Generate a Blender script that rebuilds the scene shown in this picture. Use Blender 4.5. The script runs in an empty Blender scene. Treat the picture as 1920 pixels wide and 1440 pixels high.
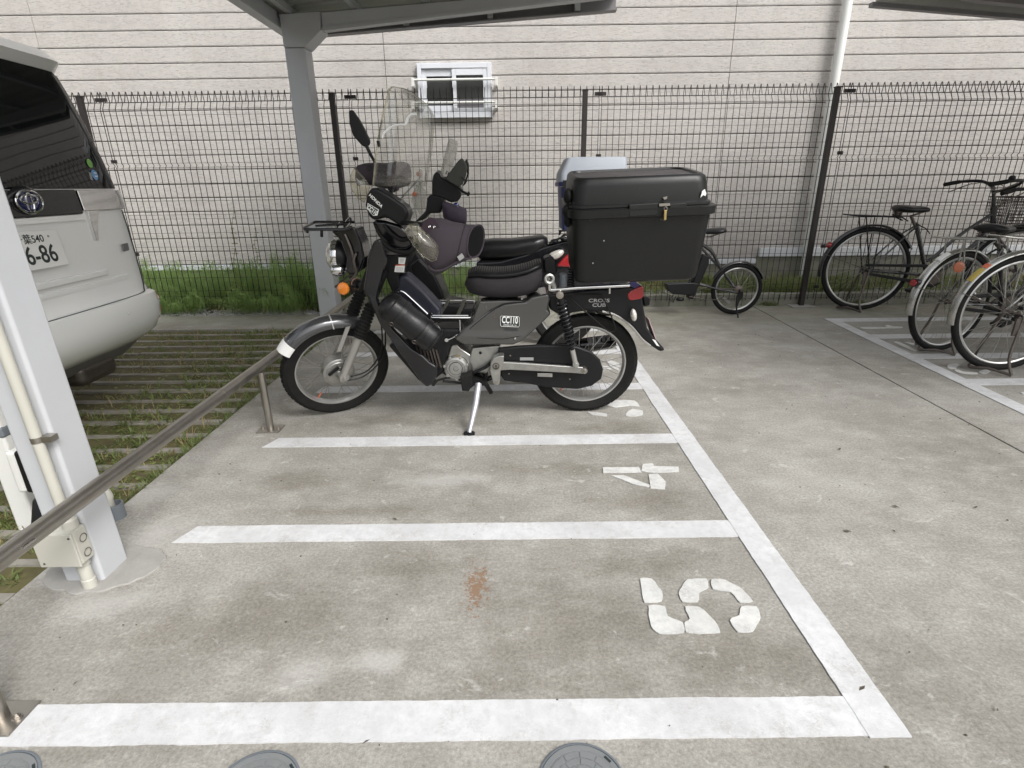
import bpy, bmesh, math, random
from mathutils import Vector, Matrix, noise as mnoise
random.seed(7)
R = math.radians
PI = math.pi
sc = bpy.context.scene
C = sc.collection

# ------------------------------------------------------------------ camera
F, PITCH, YAW, ROLL, EYE = 1024.6, R(19.93), R(-0.109), R(-0.70), 1.25
def cam_matrix():
    cx, sx = math.cos(PITCH), math.sin(PITCH)
    B = Matrix(((1, 0, 0), (0, 0, -1), (0, 1, 0)))
    P = Matrix(((1, 0, 0), (0, cx, -sx), (0, sx, cx)))
    Y = Matrix(((math.cos(YAW), -math.sin(YAW), 0), (math.sin(YAW), math.cos(YAW), 0), (0, 0, 1)))
    Q = Matrix(((math.cos(ROLL), -math.sin(ROLL), 0), (math.sin(ROLL), math.cos(ROLL), 0), (0, 0, 1)))
    return Q @ P @ B @ Y
CM = cam_matrix()
CMT = CM.transposed()
cam = bpy.data.objects.new('camera', bpy.data.cameras.new('camera'))
C.objects.link(cam)
m3 = Matrix((CMT @ Vector((1, 0, 0)), CMT @ Vector((0, -1, 0)), CMT @ Vector((0, 0, -1)))).transposed()
cam.matrix_world = Matrix.Translation((0, 0, EYE)) @ m3.to_4x4()
cam.data.sensor_width = 36
cam.data.lens = F / 1920 * 36
cam.data.clip_start = 0.05
cam.data.clip_end = 500
sc.camera = cam

# ------------------------------------------------------------------ light: bright overcast day
SUN_EL, SUN_AZ = R(46), R(138)
w = bpy.data.worlds.new('World'); sc.world = w; w.use_nodes = True
nt = w.node_tree; nt.nodes.clear()
sky = nt.nodes.new('ShaderNodeTexSky'); sky.sky_type = 'NISHITA'; sky.sun_disc = False
sky.sun_elevation = SUN_EL; sky.sun_rotation = SUN_AZ; sky.dust_density = 4; sky.air_density = 1.2
hs = nt.nodes.new('ShaderNodeHueSaturation'); hs.inputs['Saturation'].default_value = 0.22
bg = nt.nodes.new('ShaderNodeBackground'); bg.inputs['Strength'].default_value = 0.135
ow = nt.nodes.new('ShaderNodeOutputWorld')
nt.links.new(sky.outputs[0], hs.inputs['Color']); nt.links.new(hs.outputs[0], bg.inputs[0]); nt.links.new(bg.outputs[0], ow.inputs[0])
sl = bpy.data.lights.new('sun', 'SUN'); sl.energy = 1.5; sl.angle = R(20); sl.color = (1, 0.985, 0.965)
so = bpy.data.objects.new('sun', sl); C.objects.link(so)
sd = Vector((math.sin(SUN_AZ) * math.cos(SUN_EL), math.cos(SUN_AZ) * math.cos(SUN_EL), math.sin(SUN_EL)))
so.rotation_euler = sd.to_track_quat('Z', 'Y').to_euler(); so.location = (0, -3, 8)
sc.view_settings.view_transform = 'Standard'; sc.view_settings.look = 'None'
sc.view_settings.exposure = 0.56; sc.view_settings.gamma = 1
sc.view_settings.use_curve_mapping = False

# ------------------------------------------------------------------ photo measurements -> places in the yard
def ray(px, py):
    return CMT @ Vector(((px - 960) / F, (py - 720) / F, 1))
def at(px, py, Y):                       # point seen at a pixel, Y metres ahead
    d = ray(px, py); t = Y / d.y
    return Vector((d.x * t, Y, EYE + d.z * t))
def gnd(px, py, z=0.0):
    d = ray(px, py); t = (z - EYE) / d.z
    return Vector((d.x * t, d.y * t, z))
def onx(px, py, X):
    d = ray(px, py); t = X / d.x
    return Vector((X, d.y * t, EYE + d.z * t))
def lean_plane(px, py, Y0, w, lean):     # plane of a leaning bike, w metres to its near side
    d = ray(px, py); t = (Y0 - w - lean * EYE) / (d.y + lean * d.z)
    return Vector((d.x * t, d.y * t, EYE + d.z * t))
def zoom(x0, y0, s):
    return lambda x, y: (x0 + x / s, y0 + y / s)
ZA = zoom(500, 180, 4.364); ZB = zoom(500, 480, 4.114); ZC = zoom(840, 480, 4.114)
ZD = zoom(860, 240, 3.84); ZE = zoom(640, 380, 6.546); ZF = zoom(660, 140, 4.966)

# ------------------------------------------------------------------ mesh helpers
class MB:
    def __init__(s): s.v = []; s.f = []
    def add(s, vs, fs):
        o = len(s.v); s.v += [Vector(v) for v in vs]; s.f += [tuple(i + o for i in f) for f in fs]; return s
    def box(s, a, b):
        x0, y0, z0 = a; x1, y1, z1 = b
        return s.add([(x0, y0, z0), (x1, y0, z0), (x1, y1, z0), (x0, y1, z0), (x0, y0, z1), (x1, y0, z1), (x1, y1, z1), (x0, y1, z1)],
                     [(3, 2, 1, 0), (4, 5, 6, 7), (0, 1, 5, 4), (1, 2, 6, 5), (2, 3, 7, 6), (3, 0, 4, 7)])
    def obox(s, c, ax, ay, az):          # centre and three half-axis vectors
        c, ax, ay, az = Vector(c), Vector(ax), Vector(ay), Vector(az)
        vs = [c + sx * ax + sy * ay + sz * az for sz in (-1, 1) for sx, sy in ((-1, -1), (1, -1), (1, 1), (-1, 1))]
        fl = ax.cross(ay).dot(az) < 0
        fs = [(3, 2, 1, 0), (4, 5, 6, 7), (0, 1, 5, 4), (1, 2, 6, 5), (2, 3, 7, 6), (3, 0, 4, 7)]
        return s.add(vs, [f[::-1] for f in fs] if fl else fs)
    def rings(s, rs, closed=False, cap=(True, True)):
        n = len(rs[0]); vs = [p for r in rs for p in r]; fs = []
        m = len(rs)
        for i in range(m if closed else m - 1):
            j = (i + 1) % m
            for k in range(n):
                l = (k + 1) % n
                fs.append((i * n + k, i * n + l, j * n + l, j * n + k))
        if not closed:
            if cap[0]: fs.append(tuple(range(n - 1, -1, -1)))
            if cap[1]: fs.append(tuple(range((m - 1) * n, m * n)))
        return s.add(vs, fs)
    def tube(s, pts, r, n=8, closed=False, sm=0):
        pts = [Vector(p) for p in pts]
        if sm: pts = smooth(pts, sm, closed)
        rr = r if isinstance(r, (list, tuple)) else [r] * len(pts)
        if len(rr) != len(pts):
            rr = [rr[0] + (rr[-1] - rr[0]) * i / (len(pts) - 1) for i in range(len(pts))]
        m = len(pts); rs = []; u = None
        for i, p in enumerate(pts):
            if closed: t = pts[(i + 1) % m] - pts[i - 1]
            else: t = pts[min(i + 1, m - 1)] - pts[max(i - 1, 0)]
            t.normalize()
            if u is None:
                u = t.orthogonal()
            u = (u - t * u.dot(t)); u.normalize(); v = t.cross(u)
            rs.append([p + rr[i] * (math.cos(2 * PI * k / n) * u + math.sin(2 * PI * k / n) * v) for k in range(n)])
        return s.rings(rs, closed)
    def cyl(s, a, b, r, r2=None, n=16):
        return s.tube([a, b], [r, r if r2 is None else r2], n)
    def lathe(s, prof, o, axis, n=32, cap=(True, True)):
        o = Vector(o); a = Vector(axis).normalized(); u = a.orthogonal().normalized(); v = a.cross(u)
        return s.rings([[o + a * h + r * (math.cos(2 * PI * k / n) * u + math.sin(2 * PI * k / n) * v) for k in range(n)] for r, h in prof], False, cap)
    def torus(s, c, Rr, r, axis, n=40, m=10, flat=1.0):
        c = Vector(c); a = Vector(axis).normalized(); u = a.orthogonal().normalized(); v = a.cross(u); rs = []
        for i in range(n):
            d = math.cos(2 * PI * i / n) * u + math.sin(2 * PI * i / n) * v
            rs.append([c + d * (Rr + r * math.cos(2 * PI * k / m)) + a * (r * flat * math.sin(2 * PI * k / m)) for k in range(m)])
        return s.rings(rs, True)
    def prism(s, poly, vec):
        poly = [Vector(p) for p in poly]; vec = Vector(vec); n = len(poly)
        nn = Vector((0, 0, 0))
        for i in range(n): nn += poly[i].cross(poly[(i + 1) % n])
        if nn.dot(vec) > 0: poly = poly[::-1]
        vs = poly + [p + vec for p in poly]
        fs = [tuple(range(n)), tuple(range(2 * n - 1, n - 1, -1))] + [((i + 1) % n, i, n + i, n + (i + 1) % n) for i in range(n)]
        return s.add(vs, fs)
    def ell(s, c, rx, ry, rz, n=20, m=12):
        c = Vector(c); rx, ry, rz = Vector(rx), Vector(ry), Vector(rz)
        rs = [[c + math.cos(t) * rz + math.sin(t) * (math.cos(2 * PI * k / n) * rx + math.sin(2 * PI * k / n) * ry) for k in range(n)] for t in [PI - PI * (i + .02) / (m + .04) for i in range(m + 1)]]
        return s.rings(rs)
    def xf(s, fn):
        s.v = [Vector(fn(p)) for p in s.v]; return s
    def build(s, name, mat, parent=None, bevel=0, ang=38, seg=2, flat=False):
        me = bpy.data.meshes.new(name)
        off = ORG.get(parent.name, Vector((0, 0, 0))) if parent else Vector((0, 0, 0))
        me.from_pydata([tuple(p - off) for p in s.v], [], s.f); me.update()
        bm = bmesh.new(); bm.from_mesh(me); bmesh.ops.recalc_face_normals(bm, faces=bm.faces); bm.to_mesh(me); bm.free()
        if not flat:
            me.shade_smooth(); me.set_sharp_from_angle(angle=R(ang))
        me.materials.append(mat)
        o = bpy.data.objects.new(name, me); C.objects.link(o)
        if parent:
            o.parent = parent; ORG[o.name] = off
        if bevel:
            b = o.modifiers.new('bevel', 'BEVEL'); b.width = bevel; b.segments = seg; b.limit_method = 'ANGLE'; b.angle_limit = R(30); b.harden_normals = True
        return o
ORG = {}
def smooth(pts, k, closed=False):
    out = []; m = len(pts)
    for i in range(m if closed else m - 1):
        g = (lambda j: pts[j % m]) if closed else (lambda j: pts[max(0, min(m - 1, j))])
        p0, p1, p2, p3 = g(i - 1), g(i), g(i + 1), g(i + 2)
        for q in range(k):
            t = q / k
            out.append(.5 * ((2 * p1) + (p2 - p0) * t + (2 * p0 - 5 * p1 + 4 * p2 - p3) * t * t + (3 * p1 - p0 - 3 * p2 + p3) * t ** 3))
    if not closed: out.append(pts[-1])
    return out
def tag(o, label, cat=None, group=None, kind=None):
    if label: o['label'] = label
    if cat: o['category'] = cat
    if group: o['group'] = group
    if kind: o['kind'] = kind
    return o
def thing(name, label, cat, loc=(0, 0, 0), group=None, rz=0):
    o = bpy.data.objects.new(name, None); C.objects.link(o); o.location = loc; o.rotation_euler.z = rz
    o.empty_display_size = .1
    ORG[o.name] = Vector(loc) if not rz else Vector((0, 0, 0))
    return tag(o, label, cat, group)
def copy_part(src, parent, loc=(0, 0, 0), rot=None):
    o = src.copy(); C.objects.link(o); o.parent = parent; o.location = loc
    if rot: o.rotation_euler = rot
    return o

# ------------------------------------------------------------------ materials
def nodes(name):
    m = bpy.data.materials.new(name); m.use_nodes = True
    n = m.node_tree.nodes; l = m.node_tree.links
    return m, n, l, n['Principled BSDF']
def setin(p, **k):
    for a, b in k.items():
        p.inputs[a.replace('_', ' ')].default_value = b
def noise_node(n, l, vec, scale, detail=4, rough=.55):
    t = n.new('ShaderNodeTexNoise'); t.inputs['Scale'].default_value = scale; t.inputs['Detail'].default_value = detail; t.inputs['Roughness'].default_value = rough
    l.new(vec, t.inputs['Vector']); return t.outputs['Fac']
def ramp(n, l, fac, stops):
    r = n.new('ShaderNodeValToRGB'); e = r.color_ramp.elements
    while len(e) < len(stops): e.new(.5)
    for i, (p, c) in enumerate(stops):
        e[i].position = p; e[i].color = (c, c, c, 1) if isinstance(c, (int, float)) else (*c, 1)
    l.new(fac, r.inputs[0]); return r.outputs[0]
def mix(n, l, fac, a, b, mode='MIX'):
    x = n.new('ShaderNodeMix'); x.data_type = 'RGBA'; x.blend_type = mode
    for sock, v in ((x.inputs[0], fac), (x.inputs[6], a), (x.inputs[7], b)):
        if isinstance(v, (int, float)): sock.default_value = v
        elif isinstance(v, tuple): sock.default_value = (*v, 1)
        else: l.new(v, sock)
    return x.outputs[2]
def mathn(n, l, op, a, b=0.0):
    x = n.new('ShaderNodeMath'); x.operation = op
    for sock, v in ((x.inputs[0], a), (x.inputs[1], b)):
        if isinstance(v, (int, float)): sock.default_value = v
        else: l.new(v, sock)
    return x.outputs[0]
def wpos(n, l, sx=1, sy=1, sz=1):
    g = n.new('ShaderNodeNewGeometry')
    mp = n.new('ShaderNodeMapping'); mp.inputs['Scale'].default_value = (sx, sy, sz)
    l.new(g.outputs['Position'], mp.inputs['Vector']); return mp.outputs[0]
def bump(n, l, p, h, strength=.3, dist=.01):
    b = n.new('ShaderNodeBump'); b.inputs['Strength'].default_value = strength; b.inputs['Distance'].default_value = dist
    l.new(h, b.inputs['Height']); l.new(b.outputs[0], p.inputs['Normal'])
def M_(name, col, rough=.5, metal=0.0, var=.15, sc_=30, bmp=.0, bsc=200, coat=0, spec=None, dust=0, dustc=(.35, .33, .3)):
    m, n, l, p = nodes(name)
    v = wpos(n, l)
    f = noise_node(n, l, v, sc_, 5)
    c = mix(n, l, f, tuple(x * (1 - var) for x in col), tuple(min(1, x * (1 + var)) for x in col))
    if dust:
        d = noise_node(n, l, v, sc_ * .6, 6, .7)
        d = mathn(n, l, 'MULTIPLY', ramp(n, l, d, [(.35, 0), (.75, 1)]), dust)
        c = mix(n, l, d, c, dustc)
    l.new(c, p.inputs['Base Color'])
    rr = n.new('ShaderNodeMapRange'); l.new(f, rr.inputs[0]); rr.inputs[3].default_value = max(0, rough * .8); rr.inputs[4].default_value = min(1, rough * 1.2)
    l.new(rr.outputs[0], p.inputs['Roughness'])
    setin(p, Metallic=metal)
    if coat: setin(p, Coat_Weight=coat, Coat_Roughness=.05)
    if spec is not None: setin(p, Specular_IOR_Level=spec)
    if bmp: bump(n, l, p, noise_node(n, l, v, bsc, 3), bmp, .002)
    return m
def glass_mat(name, tint=(.9, .92, .9), haze=.08, refl=1.0):
    m, n, l, p = nodes(name)
    tr = n.new('ShaderNodeBsdfTransparent'); tr.inputs[0].default_value = (*tint, 1)
    gl = n.new('ShaderNodeBsdfGlossy'); gl.inputs['Roughness'].default_value = .06
    df = n.new('ShaderNodeBsdfDiffuse'); df.inputs[0].default_value = (.6, .58, .52, 1)
    lw = n.new('ShaderNodeLayerWeight'); lw.inputs[0].default_value = .5
    fac = mathn(n, l, 'ADD', mathn(n, l, 'MULTIPLY', mathn(n, l, 'POWER', lw.outputs['Facing'], 4.0), .75), .045)
    a = n.new('ShaderNodeMixShader'); a.inputs[0].default_value = haze
    f2 = noise_node(n, l, wpos(n, l), 14, 5)
    l.new(mathn(n, l, 'MULTIPLY', f2, haze * 2), a.inputs[0])
    l.new(tr.outputs[0], a.inputs[1]); l.new(df.outputs[0], a.inputs[2])
    b = n.new('ShaderNodeMixShader'); l.new(mathn(n, l, 'MULTIPLY', fac, refl), b.inputs[0])
    l.new(a.outputs[0], b.inputs[1]); l.new(gl.outputs[0], b.inputs[2])
    l.new(b.outputs[0], n['Material Output'].inputs[0])
    return m
def concrete_mat():
    m, n, l, p = nodes('concrete')
    v = wpos(n, l); vs = wpos(n, l, 1.0, 1.35, 1)
    big = noise_node(n, l, vs, 1.1, 7, .62)
    c = ramp(n, l, big, [(.32, (.24, .228, .20)), (.50, (.305, .292, .262)), (.66, (.375, .363, .333))])
    med = noise_node(n, l, vs, 5.5, 8, .7)
    c = mix(n, l, mathn(n, l, 'MULTIPLY', ramp(n, l, med, [(.45, 0), (.68, 1)]), .42), c, (.50, .485, .45))
    med2 = noise_node(n, l, v, 1.6, 6, .6)
    c = mix(n, l, mathn(n, l, 'MULTIPLY', ramp(n, l, med2, [(.5, 0), (.75, 1)]), .4), c, (.225, .212, .185))
    fine = noise_node(n, l, v, 95, 5, .8)
    c = mix(n, l, 1.0, c, ramp(n, l, fine, [(.25, .56), (.5, 1.0), (.75, 1.46)]), 'MULTIPLY')
    sp = noise_node(n, l, v, 260, 3, .8)
    c = mix(n, l, mathn(n, l, 'MULTIPLY', ramp(n, l, sp, [(.62, 0), (.72, 1)]), .5), c, (.13, .12, .10))
    g = n.new('ShaderNodeNewGeometry'); sep = n.new('ShaderNodeSeparateXYZ'); l.new(g.outputs['Position'], sep.inputs[0])
    def blob(px, py, rx, ry):
        q = gnd(px, py)
        ax = mathn(n, l, 'DIVIDE', mathn(n, l, 'SUBTRACT', sep.outputs[0], q.x), rx); ay = mathn(n, l, 'DIVIDE', mathn(n, l, 'SUBTRACT', sep.outputs[1], q.y), ry)
        return mathn(n, l, 'SQRT', mathn(n, l, 'ADD', mathn(n, l, 'MULTIPLY', ax, ax), mathn(n, l, 'MULTIPLY', ay, ay)))
    # broad oil and damp stains worn into the bays, darker patches along the motorcycle
    warp = mathn(n, l, 'ADD', mathn(n, l, 'MULTIPLY', mathn(n, l, 'SUBTRACT', noise_node(n, l, vs, 2.6, 10, .74), .5), 3.0), mathn(n, l, 'MULTIPLY', mathn(n, l, 'SUBTRACT', noise_node(n, l, wpos(n, l, .7, 1.6, 1), 26, 8, .8), .5), 1.3))
    dark = None
    for q in ((470, 1160, .34, .20), (760, 1060, .26, .13), (1060, 1180, .40, .24), (1380, 1230, .30, .20), (980, 1280, .30, .10), (1180, 1060, .35, .10), (560, 905, .25, .12), (1040, 880, .40, .10), (1180, 940, .28, .10), (640, 960, .5, .06), (760, 790, .6, .12), (1150, 800, .30, .10), (330, 1180, .2, .1)):
        d_ = mathn(n, l, 'ADD', blob(*q), warp)
        d_ = ramp(n, l, d_, [(.25, 1), (1.0, 0)])
        dark = d_ if dark is None else mathn(n, l, 'MAXIMUM', dark, d_)
    c = mix(n, l, mathn(n, l, 'MULTIPLY', dark, .62), c, mix(n, l, 1.0, c, (.63, .605, .56), 'MULTIPLY'))
    pale = None
    for q in ((300, 1000, .20, .16), (200, 1130, .22, .10), (560, 1270, .12, .10), (820, 900, .30, .08), (250, 930, .2, .12), (720, 1240, .10, .06), (130, 1060, .2, .12)):
        d_ = ramp(n, l, mathn(n, l, 'ADD', blob(*q), warp), [(.2, 1), (.95, 0)])
        pale = d_ if pale is None else mathn(n, l, 'MAXIMUM', pale, d_)
    c = mix(n, l, mathn(n, l, 'MULTIPLY', pale, .36), c, (.62, .61, .59))
    # pale scuffs
    sk = n.new('ShaderNodeTexNoise'); sk.inputs['Scale'].default_value = 9; sk.inputs['Detail'].default_value = 9; sk.inputs['Roughness'].default_value = .72; sk.inputs['Distortion'].default_value = .9
    l.new(vs, sk.inputs['Vector'])
    c = mix(n, l, mathn(n, l, 'MULTIPLY', ramp(n, l, sk.outputs['Fac'], [(.60, 0), (.68, 1)]), .45), c, (.66, .65, .62))
    # rust spill in bay five
    rc = gnd(893, 1100)
    dx = mathn(n, l, 'MULTIPLY', mathn(n, l, 'SUBTRACT', sep.outputs[0], rc.x), 11)
    dy = mathn(n, l, 'MULTIPLY', mathn(n, l, 'SUBTRACT', sep.outputs[1], rc.y), 3.8)
    dd = mathn(n, l, 'SQRT', mathn(n, l, 'ADD', mathn(n, l, 'MULTIPLY', dx, dx), mathn(n, l, 'MULTIPLY', dy, dy)))
    dd = mathn(n, l, 'ADD', dd, mathn(n, l, 'MULTIPLY', noise_node(n, l, v, 42, 9, .82), 3.4))
    c = mix(n, l, mathn(n, l, 'MULTIPLY', ramp(n, l, mathn(n, l, 'MULTIPLY', dd, .5), [(.98, 1), (1.16, 0)]), .75), c, (.235, .125, .062))
    # moss along the far edge
    ms = mathn(n, l, 'MULTIPLY', ramp(n, l, mathn(n, l, 'SUBTRACT', sep.outputs[1], 4.6), [(.1, 0), (.9, 1)]), mathn(n, l, 'MULTIPLY', noise_node(n, l, v, 4, 6, .7), .75))
    c = mix(n, l, ms, c, (.19, .195, .12))
    l.new(c, p.inputs['Base Color']); setin(p, Roughness=.88, Specular_IOR_Level=.3)
    h = mathn(n, l, 'ADD', fine, mathn(n, l, 'MULTIPLY', med, 1.2))
    bump(n, l, p, h, .45, .006)
    return m
def paint_mat(name='road_paint', wear=.5, base=(.80, .80, .80)):
    m, n, l, p = nodes(name)
    v = wpos(n, l)
    a = noise_node(n, l, v, 3.1, 7, .7); b = noise_node(n, l, v, 30, 7, .75); d = noise_node(n, l, v, 140, 3, .8)
    c = mix(n, l, ramp(n, l, a, [(.35, 0), (.62, 1)]), base, tuple(x * .80 for x in base))
    c = mix(n, l, mathn(n, l, 'MULTIPLY', ramp(n, l, b, [(.42, 0), (.64, 1)]), wear), c, (.50, .505, .51))
    k = mathn(n, l, 'MULTIPLY', ramp(n, l, noise_node(n, l, v, 5, 9, .8), [(.50, 0), (.66, 1)]), ramp(n, l, d, [(.38, 0), (.58, 1)]))
    c = mix(n, l, mathn(n, l, 'MULTIPLY', k, .75), c, (.36, .35, .33))
    l.new(c, p.inputs['Base Color']); setin(p, Roughness=.75)
    bump(n, l, p, mathn(n, l, 'ADD', b, d), .4, .003)
    return m
def siding_mat():
    m, n, l, p = nodes('siding')
    v = wpos(n, l, 1, 1, 3.2); w1 = wpos(n, l, 1, 1, 1)
    a = noise_node(n, l, v, 9, 8, .75); b = noise_node(n, l, w1, 1.2, 4, .5)
    fine = noise_node(n, l, wpos(n, l, 1, 1, 4.5), 22, 8, .8)
    c = ramp(n, l, b, [(.3, (.505, .472, .452)), (.7, (.58, .552, .522))])
    c = mix(n, l, mathn(n, l, 'MULTIPLY', ramp(n, l, a, [(.4, 0), (.7, 1)]), .5), c, (.65, .63, .59))
    c = mix(n, l, mathn(n, l, 'MULTIPLY', ramp(n, l, fine, [(.36, 1), (.49, 0)]), .78), c, (.28, .26, .25))
    dr = noise_node(n, l, wpos(n, l, 5, 1, .35), 1.5, 6, .7)
    c = mix(n, l, mathn(n, l, 'MULTIPLY', ramp(n, l, dr, [(.52, 0), (.78, 1)]), .5), c, (.42, .39, .35))
    l.new(c, p.inputs['Base Color']); setin(p, Roughness=.8, Specular_IOR_Level=.25)
    bump(n, l, p, fine, .8, .012)
    return m
def leaf_mat(name, c1, c2):
    m, n, l, p = nodes(name)
    f = noise_node(n, l, wpos(n, l), 6, 4)
    l.new(mix(n, l, f, c1, c2), p.inputs['Base Color']); setin(p, Roughness=.6)
    tl = n.new('ShaderNodeBsdfTranslucent'); tl.inputs[0].default_value = (*[min(1, x * 1.6) for x in c2], 1)
    s = n.new('ShaderNodeMixShader'); s.inputs[0].default_value = .3
    l.new(p.outputs[0], s.inputs[1]); l.new(tl.outputs[0], s.inputs[2]); l.new(s.outputs[0], n['Material Output'].inputs[0])
    return m
MT = dict(
    concrete=concrete_mat(), paint=paint_mat(base=(.70, .705, .715), wear=.6), stencil=paint_mat('stencil_paint', .75, (.74, .74, .71)), siding=siding_mat(),
    soil=M_('soil', (.10, .085, .06), .95, 0, .5, 25, .8, 90),
    groove=M_('groove_backing', (.085, .076, .072), .9, 0, .2, 20),
    moss=M_('moss', (.10, .092, .03), .95, 0, .8, 14, 1, 120, dust=.6, dustc=(.12, .10, .07)),
    plank=M_('weathered_strip', (.28, .262, .235), .9, 0, .35, 16, .8, 140, dust=.5, dustc=(.15, .15, .09)),
    block=M_('block', (.25, .245, .215), .92, 0, .3, 12, .9, 160, dust=.6, dustc=(.13, .15, .07)),
    gravel=M_('gravel', (.36, .36, .36), .9, 0, .6, 60, .6, 150),
    carport=M_('painted_steel', (.51, .525, .55), .42, 0, .06, 3, .06, 300, dust=.2, dustc=(.33, .31, .27)),
    roofsheet=M_('roof_sheet', (.42, .43, .40), .5, .2, .15, 3),
    dark_trim=M_('dark_trim', (.20, .195, .20), .5, .2, .15, 5),
    fence=M_('fence_coating', (.026, .021, .020), .45, .1, .2, 20),
    white_metal=M_('white_aluminium', (.74, .76, .80), .35, .1, .06, 5),
    white_pvc=M_('white_pipe', (.76, .76, .73), .4, 0, .08, 4),
    cream=M_('cream_plastic', (.49, .48, .425), .45, 0, .1, 6, .05, 200),
    steel=M_('stainless', (.36, .34, .31), .33, .9, .25, 14, .05, 400, dust=.35, dustc=(.28, .24, .18)),
    chrome=M_('chrome', (.66, .66, .66), .08, 1, .08, 20),
    alu=M_('cast_aluminium', (.44, .44, .42), .40, .85, .2, 30, .1, 260, dust=.3, dustc=(.16, .15, .14)),
    forkgrey=M_('fork_grey', (.42, .41, .39), .4, .6, .1, 20),
    bodygrey=M_('grey_metallic', (.088, .087, .084), .26, .5, .03, 5, coat=.9),
    fendergrey=M_('fender_metallic', (.085, .087, .092), .26, .6, .03, 5, coat=.9),
    black=M_('black_plastic', (.009, .009, .010), .42, 0, .25, 30, .1, 300, spec=.3),
    gloss=M_('black_gloss', (.008, .008, .010), .18, 0, .2, 20, coat=.3),
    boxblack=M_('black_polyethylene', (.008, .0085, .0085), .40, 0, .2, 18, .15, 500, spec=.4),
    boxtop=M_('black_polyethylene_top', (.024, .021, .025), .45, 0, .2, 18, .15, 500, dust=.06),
    rubber=M_('rubber', (.008, .008, .008), .7, 0, .3, 40, .3, 200, spec=.25, dust=.05, dustc=(.12, .11, .1)),
    leather=M_('black_leather', (.010, .010, .011), .34, 0, .3, 30, .35, 90, spec=.4),
    fabric=M_('neoprene_fabric', (.040, .031, .040), .9, 0, .25, 40, .5, 700),
    seatcloth=M_('seat_cloth', (.020, .017, .020), .92, 0, .25, 40, .6, 600),
    amber=M_('amber_lens', (.75, .22, .02), .2, 0, .15, 60, coat=1),
    red=M_('red_lens', (.28, .008, .012), .18, 0, .15, 40, coat=1),
    redpaint=M_('red_paint', (.40, .02, .025), .25, 0, .1, 20, coat=1),
    clearlens=M_('clear_lens', (.62, .60, .55), .15, .3, .4, 60, coat=1),
    white=M_('white_print', (.82, .82, .80), .5, 0, .04, 10),
    greyprint=M_('grey_print', (.30, .30, .30), .5, 0, .04, 10),
    darkprint=M_('dark_print', (.02, .03, .03), .5, 0, .04, 10),
    brass=M_('brass', (.50, .38, .16), .35, .9, .15, 30),
    bluebox=M_('blue_plastic', (.035, .045, .15), .45, 0, .12, 10),
    greylid=M_('grey_plastic', (.36, .39, .44), .45, 0, .08, 10),
    van=M_('silver_pearl', (.84, .85, .84), .30, .1, .0, 2, coat=.9),
    vanglass=M_('tinted_glass', (.006, .007, .008), .03, 0, .1, 3, spec=.42),
    lamp_reflection=M_('smoked_lamp_reflection', (.19, .155, .16), .12, .2, .1, 8, coat=1),  # pink reflection of the siding put into the smoky lens colour
    plate=M_('plate_white', (.80, .80, .78), .45, 0, .04, 8),
    emblemblue=M_('emblem_blue', (.02, .03, .12), .15, .4, .1, 10, coat=1),
    pane=M_('window_pane', (.045, .047, .046), .12, 0, .3, 4, coat=.5),
    screen_mesh=M_('insect_screen', (.13, .125, .135), .8, 0, .15, 300),
    bikeblack=M_('black_enamel', (.012, .012, .016), .22, .1, .2, 20, coat=.6, dust=.1),
    bikesilver=M_('bike_silver', (.44, .44, .42), .25, .85, .15, 20, dust=.2),
    rimsilver=M_('rim_alloy', (.52, .52, .51), .3, .8, .12, 20, dust=.15),
    spoke=M_('spoke_steel', (.34, .33, .31), .35, .8, .25, 40),
    dirtysteel=M_('dirty_steel', (.13, .115, .105), .42, .7, .4, 40, dust=.3, dustc=(.08, .05, .035)),
    yellow=M_('yellow_sticker', (.50, .38, .08), .5, 0, .15, 60),
    green=M_('green_sticker', (.20, .45, .10), .5, 0, .15, 40), blue=M_('blue_sticker', (.15, .35, .65), .5, 0, .15, 40),
    redbadge=M_('orange_tag', (.65, .16, .08), .6),
    pvcgrey=M_('grey_pvc', (.16, .18, .20), .5, 0, .1, 12, .1, 200),
    cover=M_('cover_resin', (.185, .195, .20), .55, 0, .12, 20, .2, 250, dust=.2, dustc=(.3, .29, .26)),
    glass=glass_mat('clear_screen', (.96, .965, .95), .045, 1.0),
    glassyellow=glass_mat('yellowed_screen', (.92, .905, .83), .055, 1.2),
    glassgrey=glass_mat('smoky_screen', (.72, .73, .72), .14, 1.0),
    fern=leaf_mat('fern_green', (.12, .20, .05), (.26, .37, .12)),
    grass=leaf_mat('grass_green', (.085, .13, .035), (.19, .235, .075)),
    weed=leaf_mat('weed_green', (.14, .19, .05), (.24, .27, .09)),
    straw=leaf_mat('dry_straw', (.22, .17, .08), (.36, .30, .16)),
    stem=M_('plant_stem', (.14, .15, .05), .8),
    mortar=M_('mortar', (.33, .32, .30), .95, 0, .3, 15, 1, 120, dust=.5, dustc=(.36, .35, .33)),
)
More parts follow.
